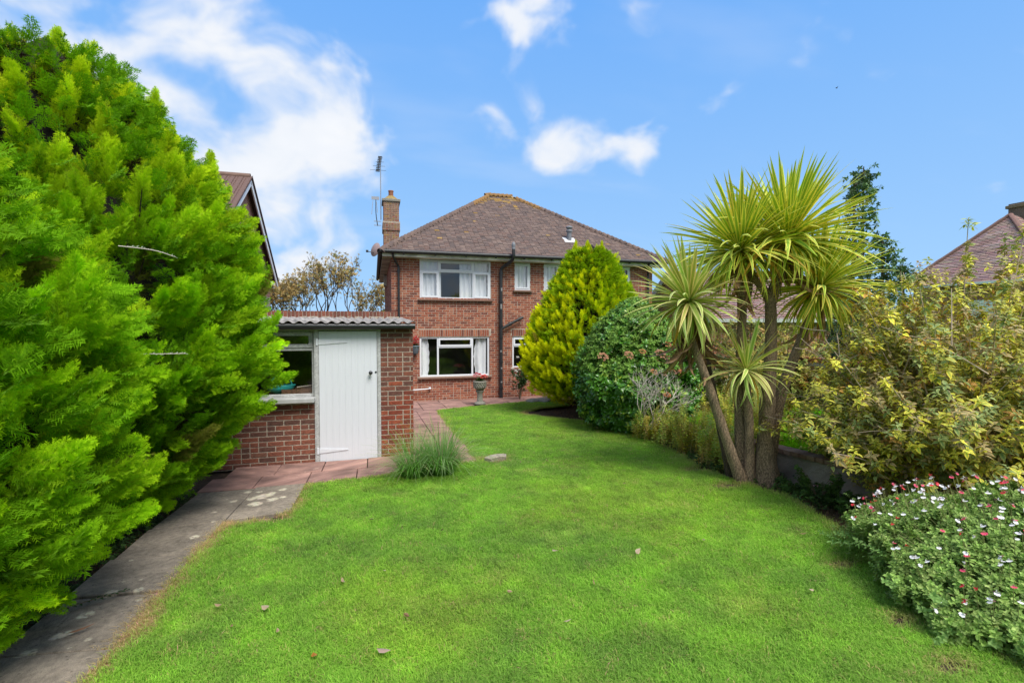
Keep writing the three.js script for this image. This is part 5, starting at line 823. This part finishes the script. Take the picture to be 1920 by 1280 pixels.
// grass clump before the shed -------------------------------------------
{
  rnd = mulberry(95);
  const t = thing('ornamental_grass', 'clump of grey green ornamental grass before the shed pier', 'ornamental grass', .74, G(6.35), 6.35), b = new MB(); t.scale.setScalar(1.12);
  for (let k = 0; k < 1150; k++) {
    const two = rnd() < .4, ox = two ? -.22 : .1, a = R(0, 6.283), r0 = Math.sqrt(rnd()) * .13, x = ox + Math.cos(a) * r0, z = Math.sin(a) * r0, d = a + R(-.7, .7), L = R(.42, .86) * (two ? .85 : 1), sp = Math.pow(rnd(), .6) * 1.75, w = R(.003, .0052), n = 6, pts = [];
    for (let q = 0; q <= n; q++) { const f = q / n, bend = sp * (.35 + .65 * f), rr = L * f * Math.sin(Math.min(1.55, bend * .72)), y = L * (f * Math.cos(bend * .62) - .16 * sp * f * f * f); pts.push([x + Math.cos(d) * rr, Math.max(.012, y), z + Math.sin(d) * rr, w * (1 - f * .85)]); }
    const ty = rnd(), c0 = ty < .07 ? [.40, .30, .16] : [.11, .27, .035], c1 = ty < .07 ? [.56, .46, .28] : ty < .5 ? [.34, .50, .20] : [.15, .36, .05], px = -Math.sin(d), pz = Math.cos(d);
    for (let q = 0; q < n; q++) { const A = pts[q], B = pts[q + 1], m = (f) => c0.map((u, i) => lerp(u, c1[i], f)), ca = m(Math.min(1, q / n * 1.6)), cb = m(Math.min(1, (q + 1) / n * 1.6)), l = [A[0] - px * A[3], A[1], A[2] - pz * A[3]], r = [A[0] + px * A[3], A[1], A[2] + pz * A[3]], l2 = [B[0] - px * B[3], B[1], B[2] - pz * B[3]], r2 = [B[0] + px * B[3], B[1], B[2] + pz * B[3]]; b.tri(l, r, r2, ca, ca, cb); b.tri(l, r2, l2, ca, cb, cb); }
  }
  part('blades', b.geo(), M.grass, t, { ...STUFF });
}
// trees beyond ------------------------------------------------------------
function bareTree(name, label, x, y, v, o) {
  rnd = mulberry(o.seed); const t = thing(name, label, 'tree', x, y, v), wood = new MB(), ends = [];
  const grow = (p, d, L, r, dep) => { const m = p.clone().addScaledVector(d, L * .5).add(new THREE.Vector3(R(-.06, .06), R(0, .05), R(-.06, .06)).multiplyScalar(L)), e = p.clone().addScaledVector(d, L).add(new THREE.Vector3(R(-.1, .1), R(-.02, .1), R(-.1, .1)).multiplyScalar(L)); wood.add(limb([p, m, e], [r, r * .68], dep > 3 ? 7 : 4, 2)); if (dep <= 2) ends.push([e, d], [m, d]); if (dep > 0) for (let k = 0; k < (rnd() < .55 ? 3 : 2); k++) grow(e, d.clone().add(new THREE.Vector3(R(-o.sp, o.sp), R(-.25, .55), R(-o.sp, o.sp))).normalize(), L * R(.68, .9), r * .66, dep - 1); };
  for (const q of o.limbs) grow(new THREE.Vector3(...q.slice(0, 3)), new THREE.Vector3(...q.slice(3, 6)).normalize(), q[6], q[7], o.dep);
  part('trunk', wood.geo(), M.barkDark, t);
  const lg = whorl(o.seed + 3, 7, o.leaf, o.leaf * .28, [1, 1, 1], [.9, .9, .9], { low: -.6, high: .7 }), l = [];
  for (const [e, d] of ends) for (let k = 0; k < o.perEnd; k++) if (rnd() < o.cover) l.push([aim(e.clone().add(new THREE.Vector3(R(-1, 1), R(-.7, .7), R(-1, 1)).multiplyScalar(o.spread)), new THREE.Vector3(R(-1, 1), R(-.2, 1), R(-1, 1)), R(.7, 1.3), R(0, 6)), pick(o.cols).clone().multiplyScalar(R(.75, 1.2))]);
  const cr = new THREE.Group(); cr.name = 'crown'; t.add(cr); instanced('leaves', lg, M.leaf, l, cr); return t;
}
bareTree('autumn_tree', 'thin autumn tree with brown leaves showing over the shed roof', -2.6, -.7, 31, { seed: 5, dep: 5, sp: .62, leaf: .10, perEnd: 4, cover: .36, spread: .26, cols: [lin(.50, .35, .12), lin(.56, .40, .14), lin(.40, .31, .13), lin(.34, .32, .10)],
  limbs: [[0, 0, 0, -.1, 1, 0, 1.75, .075], [.3, 0, .4, .6, 1, .1, 1.6, .065], [-.4, 0, .2, -.7, 1, .1, 1.55, .06], [.2, .5, 0, .2, 1, .2, 1.5, .06], [-.2, .3, 0, -.35, 1, -.2, 1.5, .06], [.5, .2, .1, 1.2, 1, 0, 1.5, .05], [-.5, .2, .1, -1.2, 1, 0, 1.5, .05]] });
{
  rnd = mulberry(55);
  const t = thing('holly_tree', 'slim dark holly tree with two leaders behind the palm', 'tree', 11.3, G(9) + .25, 9.1), wood = new MB(), lg = whorl(71, 8, .1, .028, [1, 1, 1], [.9, .95, .9], { low: -.5, high: .8 }), l = [];
  const leader = (bx, bz, H, w, h0) => { wood.add(limb([new THREE.Vector3(bx * .3, 0, bz * .3), new THREE.Vector3(bx, H * .5, bz), new THREE.Vector3(bx, H, bz)], [.09, .012], 7, 5)); for (let k = 0; k < H * 15; k++) { const h = R(h0, H - .05), wd = w * Math.pow(1 - h / (H * 1.03), .8) + .1, a = R(0, 6.283), L = wd * R(.6, 1.1), d = new THREE.Vector3(Math.cos(a), R(.3, .9), Math.sin(a)), p0 = new THREE.Vector3(bx, h, bz); wood.add(limb([p0, p0.clone().addScaledVector(d, L * .5), p0.clone().addScaledVector(d, L)], [.012, .004], 4, 2)); for (let q = 0; q < 6; q++) { const f = R(.3, 1.05); l.push([aim(p0.clone().addScaledVector(d, L * f).add(new THREE.Vector3(R(-.12, .12), R(-.12, .12), R(-.12, .12))), new THREE.Vector3(R(-1, 1), R(0, 1.2), R(-1, 1)), R(.7, 1.2), R(0, 6)), lin(.10, .175, .06).multiplyScalar(R(.6, 1.6))]); } } };
  leader(.28, 0, 5.75, .7, .2); leader(-.12, .1, 5.35, .6, .3); leader(.8, .1, 4.1, .8, .3); leader(1.5, .1, 3.4, .6, .5); leader(-.5, .2, 3.0, .7, .2);
  part('trunk', wood.geo(), M.barkDark, t); const cr = new THREE.Group(); cr.name = 'crown'; t.add(cr); instanced('leaves', lg, M.leaf, l, cr);
}
// shrubs in the neighbouring garden and the hedge at the camera's back, which the windows mirror
function bush(name, label, x, y, v, rx, ry, rz, n, cols, leaf, seed, extra) {
  rnd = mulberry(seed); const t = thing(name, label, 'shrub', x, y, v), W = whorl(seed, 8, leaf, leaf * .28, [1, 1, 1], [.9, .95, .9], { low: -.2, high: .9 }), l = [], st = new MB();
  for (let k = 0; k < n; k++) { const u = R(-.15, 1), a = R(0, 6.283), s = Math.sqrt(1 - u * u), q = Math.pow(R(.2, 1), .4) * (1 + .3 * fbm(s * Math.cos(a) * 1.5 + seed, u * 1.5, s * Math.sin(a) * 1.5, 3)), p = new THREE.Vector3(s * Math.cos(a) * rx * q, Math.max(.02, u * ry * q), s * Math.sin(a) * rz * q); l.push([aim(p, new THREE.Vector3(s * Math.cos(a), u + R(0, .8), s * Math.sin(a)).add(new THREE.Vector3(R(-.5, .5), 0, R(-.5, .5))), R(.7, 1.3), R(0, 6)), pick(cols).clone().multiplyScalar(R(.7, 1.25))]); }
  for (let k = 0; k < 24; k++) { const a = R(0, 6.283), q = R(.3, .8); st.add(limb([V(0, -.02, 0), V(Math.cos(a) * rx * q * .5, ry * .4, Math.sin(a) * rz * q * .5), V(Math.cos(a) * rx * q, ry * R(.6, .95), Math.sin(a) * rz * q)], [.02, .005], 5, 3)); }
  part('stems', st.geo(), M.barkDark, t, { ...STUFF }); const cr = new THREE.Group(); cr.name = 'crown'; t.add(cr); instanced('leaves', W, M.leaf, l, cr); return t;
}
bush('garden_shrub', 'yellow green loose shrub seen between the palm stems', 7.5, G(8.4) + .3, 8.4, 1.0, 2.1, .8, 1100, [lin(.36, .36, .05), lin(.48, .38, .06), lin(.24, .28, .06), lin(.4, .26, .08)], .08, 201);
bush('garden_shrub', 'yellowing shrub before the low brick building right of the thick palm stem', 9.4, G(9.2) + .3, 9.2, 1.2, 1.75, .8, 1300, [lin(.5, .48, .08), lin(.36, .40, .08), lin(.28, .34, .07), lin(.5, .36, .1)], .08, 205);
bush('garden_shrub', 'dark blue green shrub beyond the wall right of the palm', 11.0, G(8.6) + .3, 8.6, 1.3, 2.0, .9, 1300, [lin(.07, .11, .055), lin(.09, .15, .06)], .09, 202);
bush('garden_shrub', 'thin brownish shrub behind the leaning palm stem', 6.6, G(8.8) + .3, 8.8, .7, 1.5, .6, 300, [lin(.18, .13, .06), lin(.14, .12, .05), lin(.2, .19, .05)], .07, 203);
bush('garden_shrub', 'big green shrub beyond the variegated shrub', 13.5, G(7.5) + .3, 7.5, 1.8, 2.0, 1.2, 1100, [lin(.06, .11, .03), lin(.1, .15, .04), lin(.13, .17, .04)], .1, 204);
{
  rnd = mulberry(300); const h = new THREE.Group(); h.name = numbered('hedge'); h.userData = { kind: 'stuff', label: 'dark green hedge mirrored in the house windows', category: 'hedge' }; scene.add(h);
  const W = whorl(401, 10, .3, .09, [1, 1, 1], [.9, .9, .9]), l = []; for (let k = 0; k < 5200; k++) { const x = R(-16, 18), hh = 3.2 + 1.1 * fbm(x * .5, 2, 1, 3) * 2; l.push([aim(new THREE.Vector3(x, R(.1, 1) * hh, 7 + R(-.4, 1.2)), new THREE.Vector3(R(-1, 1), R(0, 1), -1), R(.8, 1.5), R(0, 6)), lin(.05, .10, .02).multiplyScalar(R(.6, 1.4))]); }
  instanced('leaves', W, M.leaf, l, h); const c = part('inner_twigs', boxGeo(34, 2.4, .8), std({ color: lin(.03, .04, .015), roughness: 1 }), h); c.position.set(1, 1.3, 7.6);
}

/* ------------------------------------------------------------------ small things */
const redBloom = (seed, n, rad, cols, M0) => { const keep = rnd; rnd = mulberry(seed); const b = new MB(); for (let k = 0; k < n; k++) { const a = R(0, 6.283), u = R(0, 1), s = Math.sqrt(1 - u * u), d = new THREE.Vector3(s * Math.cos(a), u, s * Math.sin(a)), sd = new THREE.Vector3(-Math.sin(a), 0, Math.cos(a)), c = pick(cols); leafGeo(b, d.clone().multiplyScalar(rad * .6), d, sd, rad * .55, rad * .28, c, c, .1, .3); } rnd = keep; return b.geo(); };
{
  rnd = mulberry(500);
  // stone urn
  const u = thing('stone_urn', 'weathered stone urn on a pedestal with red geraniums before the window', 'urn', 2.95, G(13.64) + .02, 13.64);
  part('pedestal', new THREE.LatheGeometry([[0, 0], [.17, 0], [.17, .06], [.13, .08], [.085, .12], [.08, .34], [.12, .39], [.12, .42], [0, .42]].map((q) => new THREE.Vector2(...q)), 16), M.stone, u);
  const bowl = part('bowl', new THREE.LatheGeometry([[0, .42], [.08, .42], [.16, .48], [.185, .56], [.18, .64], [.2, .66], [.2, .70], [.16, .70], [.15, .62], [0, .6]].map((q) => new THREE.Vector2(...q)), 20), M.stone, u);
  for (let k = 0; k < 16; k++) for (let r = 0; r < 3; r++) { const f = part('bowl_lug', new THREE.SphereGeometry(.022, 6, 5), M.stone, u), a = (k + r * .5) / 16 * 6.283; f.position.set(Math.cos(a) * (.175 + .004 * r), .52 + r * .05, Math.sin(a) * (.175 + .004 * r)); }
  part('leaves', redBloom(3, 70, .17, [[.06, .14, .02], [.09, .18, .03]]), M.leaf, u).position.y = .62;
  const RD = [[.75, .02, .02], [.80, .05, .04]], PK = [[.70, .12, .16], [.62, .10, .12]]; [[0, .84, .02, 0], [.14, .81, .05, 0], [-.15, .83, .04, 1], [.06, .80, .13, 0], [-.08, .86, -.06, 1]].forEach(([x, y, z, c], k) => { part('flower_head', redBloom(10 + k, 40, .08, c ? PK : RD), M.petal, u).position.set(x, y, z); });
  // wall pot
  const w = thing('wall_planter', 'grey wall pot of red flowers beside the shed corner', 'planter', 1.24, .86, HV - .14);
  part('pot', new THREE.LatheGeometry([[0, 0], [.085, 0], [.125, .22], [.135, .22], [.135, .25], [.115, .25], [.1, .2], [0, .2]].map((q) => new THREE.Vector2(...q)), 18), std({ color: lin(.13, .17, .20), roughness: .6 }), w); part('bracket', roundBox(.04, .3, .12), M.black, w).position.set(0, .1, -.1);
  part('leaves', redBloom(5, 40, .13, [[.06, .13, .02]]), M.leaf, w).position.y = .2; [[0, .38, 0], [.06, .32, .05], [-.06, .3, .05], [.02, .48, -.02], [-.04, .42, .02], [.08, .42, 0]].forEach(([x, y, z], k) => { part('flower_head', redBloom(20 + k, 36, .07, [[.7, .03, .06], [.6, .05, .08]]), M.petal, w).position.set(x, y, z); });
  // white roses
  const r = thing('rose_bush', 'rose bush with white flowers beside the golden conifer', 'rose bush', 4.45, G(14.6), 14.6); const l = []; const W = whorl(91, 6, .06, .02, [1, 1, 1], [.9, .9, .9]), st = new MB();
  for (let k = 0; k < 14; k++) { const a = R(0, 6.283), e = new THREE.Vector3(Math.cos(a) * R(.1, .4), R(.7, 1.35), Math.sin(a) * R(.1, .3)); st.add(limb([new THREE.Vector3(0, 0, 0), e.clone().multiplyScalar(.5).add(new THREE.Vector3(0, .1, 0)), e], [.009, .003], 5, 3)); for (let q = 0; q < 16; q++) l.push([aim(e.clone().multiplyScalar(R(.4, 1)).add(new THREE.Vector3(R(-.1, .1), R(-.05, .1), R(-.1, .1))), new THREE.Vector3(R(-1, 1), R(0, 1), R(-1, 1)), R(.7, 1.2), R(0, 6)), lin(.05, .11, .025).multiplyScalar(R(.7, 1.3))]); }
  part('stems', st.geo(), M.stalk, r); instanced('leaves', W, M.leaf, l, r); for (const [x, y, z] of [[-.3, 1.0, .2], [-.2, .92, .25], [-.05, .95, .2], [-.18, .78, .2], [-.1, 1.34, .1], [.1, .98, .2]]) part('flower', redBloom(31 + x * 100 | 0, 34, .065, [[.85, .83, .78], [.8, .8, .7]]), M.petal, r).position.set(x, y, z);
  // rockery stones
  const sg = [0, 1, 2].map((k) => { const g = new THREE.IcosahedronGeometry(.2, 2), p = g.attributes.position; for (let i = 0; i < p.count; i++) { const s = 1 + .3 * perlin.noise(p.getX(i) * 6 + k * 9, p.getY(i) * 6, p.getZ(i) * 6); p.setXYZ(i, p.getX(i) * s, p.getY(i) * s * .5, p.getZ(i) * s); } g.computeVertexNormals(); return g; });
  [[4.6, 13.75], [4.85, 13.9], [5.1, 14.05], [5.35, 14.1], [4.95, 13.7], [5.6, 14.3]].forEach(([x, v], k) => single('rockery_stone', 'pale rockery stone beside the golden conifer at the terrace edge', 'stone', sg[k % 3], M.stone, x, G(v) + .03, v, k * 1.3, 'stones at the terrace edge'));
  // curved edging stone in the lawn
  const cs = new THREE.Shape(); cs.absarc(0, 0, .34, 1.15, 2.2, false); cs.absarc(0, 0, .25, 2.2, 1.15, true); const ce = new THREE.ExtrudeGeometry(cs, { depth: .07, bevelEnabled: true, bevelSize: .01, bevelThickness: .01, bevelSegments: 2 }); ce.rotateX(-Math.PI / 2 + .15);
  single('edging_stone', 'pale curved edging stone set in the lawn beside the red path', 'stone', ce, std({ color: lin(.46, .40, .30), map: grain, roughness: .95, bumpMap: grainH, bumpScale: .01 }), 1.8, G(6.65) - .045, 6.62, .15);
  // fallen leaves
  const lf = (w, len, c, curl) => { const b = new MB(); leafGeo(b, new THREE.Vector3(0, .02, -len / 2), new THREE.Vector3(0, .05, 1).normalize(), new THREE.Vector3(1, 0, 0), len, w, c, c.map((q) => q * .8), .45, curl); const g = b.geo(); return g; };
  const brown = [lf(.016, .07, [.46, .31, .20], .15), lf(.013, .055, [.30, .18, .10], .3), lf(.019, .06, [.56, .42, .30], .1)];
  const spots = [[-.03, 4.77], [-.83, 3.18], [-.67, 3.33], [-.55, 3.04], [-1.38, 3.21], [1.38, 3.56], [2.66, 3.4], [2.08, 2.3], [1.1, 2.62], [3.64, 3.8], [2.85, 5.09], [.84, 3.8], [1.53, 4.56], [3.52, 3.23], [2.01, 3.38], [-.23, 3.55], [.19, 3.0], [.06, 3.64], [-.97, 3.45], [2.0, 6.5], [2.59, 3.92], [.58, 4.29], [1.45, 3.02], [2.79, 2.49], [.87, 3.09]];
  spots.forEach(([x, v], k) => { const m = single('fallen_leaf', 'small dry brown leaf fallen on the lawn', 'leaf', brown[k % 3], M.leaf, x, G(v) + .044, v, R(0, 6.28), 'dry leaves scattered over the lawn'); m.rotation.x = R(-.6, .6); m.rotation.z = R(-.7, .7); m.scale.setScalar(R(.5, 1.1)); });
  single('fallen_leaf', 'pinkish pointed leaf lying at the lower middle of the lawn', 'leaf', lf(.02, .09, [.50, .34, .30], .05), M.leaf, .04, G(2.66) + .04, 2.66, 1.0);
  single('fallen_leaf', 'orange fallen leaf on the near lawn left of the pink one', 'leaf', lf(.016, .06, [.55, .20, .03], .2), M.leaf, -.32, G(2.73) + .036, 2.73, .3);
  single('fallen_leaf', 'long narrow brown leaf lying on the grey slab near the lichen', 'leaf', lf(.012, .14, [.32, .16, .09], .06), M.leaf, -1.69, G(3.42) + .026, 3.42, 1.9);
  // leafy sprig across the path and twig
  const sp = thing('fallen_sprig', 'dark green leafy sprig lying across the grey path', 'sprig', -1.87, G(3.75) + .04, 3.75, .3); const sgm = new MB(); sgm.add(limb([V(-.2, 0, -.03), V(0, .015, 0), V(.26, .01, .05)], [.004, .002], 5, 4)); part('stem', sgm.geo(), M.stalk, sp); const lv = new MB(); for (let k = 0; k < 26; k++) { const f = k / 25, a = (k % 2 ? 1 : -1) * R(.5, 1.1), d = new THREE.Vector3(Math.cos(a), R(0, .4), Math.sin(a)); leafGeo(lv, new THREE.Vector3(lerp(-.18, .25, f), .012, lerp(.03, -.05, f)), d.normalize(), new THREE.Vector3(-Math.sin(a), 0, Math.cos(a)), .036, .009, [.045, .09, .025], [.04, .08, .02]); } part('leaves', lv.geo(), M.leaf, sp);
  // pink flowering stem in the bed
  const fp = thing('flowering_plant', 'small plant with pink flowers in the bed below the low wall', 'plant', 4.62, G(4.0), 4.05); const fs = new MB(), fll = []; for (let k = 0; k < 12; k++) { const a = R(0, 6.283), e = new THREE.Vector3(Math.cos(a) * .22, R(.15, .34), Math.sin(a) * .22); fs.add(limb([new THREE.Vector3(0, 0, 0), e.clone().multiplyScalar(.5).add(new THREE.Vector3(0, .05, 0)), e], [.004, .002], 4, 3)); for (let q = 0; q < 7; q++) fll.push([aim(e.clone().multiplyScalar(R(.4, 1)), new THREE.Vector3(R(-1, 1), R(.2, 1), R(-1, 1)), R(.5, .9), R(0, 6)), lin(.09, .18, .03).multiplyScalar(R(.7, 1.3))]); } part('stems', fs.geo(), M.stalk, fp); instanced('leaves', W, M.leaf, fll, fp); for (const [x, y, z] of [[-.05, .26, .18], [.12, .3, .12], [-.18, .2, .12]]) part('flower', redBloom(61 + y * 50 | 0, 14, .022, [[.65, .2, .4], [.75, .4, .5]]), M.petal, fp).position.set(x, y, z);
  // broad leaves reaching in at the left edge
  const bl = thing('broad_leaved_shrub', 'broad pale green leaves reaching in at the left edge of the photo', 'shrub', -1.98, G(1.3), 1.28); const bb = new MB(); bb.add(limb([V(-.3, 0, 0), V(-.3, 1.2, .02), V(-.18, 1.85, 0), V(-.02, 2.1, .04)], [.012, .004], 6, 6)); part('stem', bb.geo(), M.stalk, bl);
  for (const [x, y, z, dx, dy, dz, L2] of [[-.06, 2.06, 0, .9, .25, .2, .10], [-.1, 1.98, .02, .8, -.35, .3, .10], [-.14, 1.9, 0, .7, -.6, .1, .11], [-.14, 1.96, 0, -.3, .5, .5, .1], [-.2, 1.8, .02, .8, .1, .3, .1], [-.03, 2.1, 0, .3, .9, 0, .09], [-.2, 1.78, 0, .6, -.7, .2, .1]]) { const b = new MB(), d = new THREE.Vector3(dx, dy, dz).normalize(); leafGeo(b, new THREE.Vector3(x, y, z), d, new THREE.Vector3().crossVectors(d, new THREE.Vector3(.3, .5, .8)).normalize(), L2, L2 * .28, [.17, .28, .08], [.22, .34, .12], .2, .35); part('leaf', b.geo(), M.leaf, bl); }
  // pale dead stems caught in the conifers
  for (const [x, y, v, dx, dy, lab] of [[-1.60, 2.26, 4.0, .26, -.07, 'upper pale dead stem caught in the conifer foliage'], [-1.62, 1.50, 4.15, .28, .0, 'lower pale dead stem caught in the conifer foliage']]) { const t = thing('dead_stem', lab, 'dead stem', x, y, v), b = new MB(); b.add(limb([new THREE.Vector3(-.1, 0, 0), new THREE.Vector3(dx * .5, dy * .4, .05), new THREE.Vector3(dx, dy, .04)], [.004, .002], 4, 5)); part('stem', b.geo(), M.twig, t); const s = new MB(); for (let k = 0; k < 22; k++) { const f = k / 21, d = new THREE.Vector3(R(.1, .8), R(-.6, .8), R(-.6, .8)).normalize(); leafGeo(s, new THREE.Vector3(lerp(-.05, dx, f), dy * f * f, .04 * f), d, new THREE.Vector3(d.y, -d.x, 0).normalize(), .015, .0035, [.5, .56, .4], [.45, .5, .36]); } part('seed_husks', s.geo(), M.leaf, t); }
  // a bird far off
  const bd = thing('bird', 'tiny dark bird flying high in the blue sky', 'bird', 52.2, 29.5, 44.5); bd.scale.setScalar(.5); { const g = new THREE.SphereGeometry(.12, 10, 8); g.scale(2.4, .8, .8); part('body', g, M.black, bd); for (const s of [-1, 1]) { const b = new MB(); b.tri([-.14, .03, 0], [.14, .03, 0], [-.02, .24, s * .45], [.02, .02, .02]); b.tri([.14, .0, 0], [-.14, .0, 0], [-.02, .24, s * .45], [.02, .02, .02]); part('wing', b.geo(), M.tileCol, bd); } }
}
renderer.render(scene, camera);
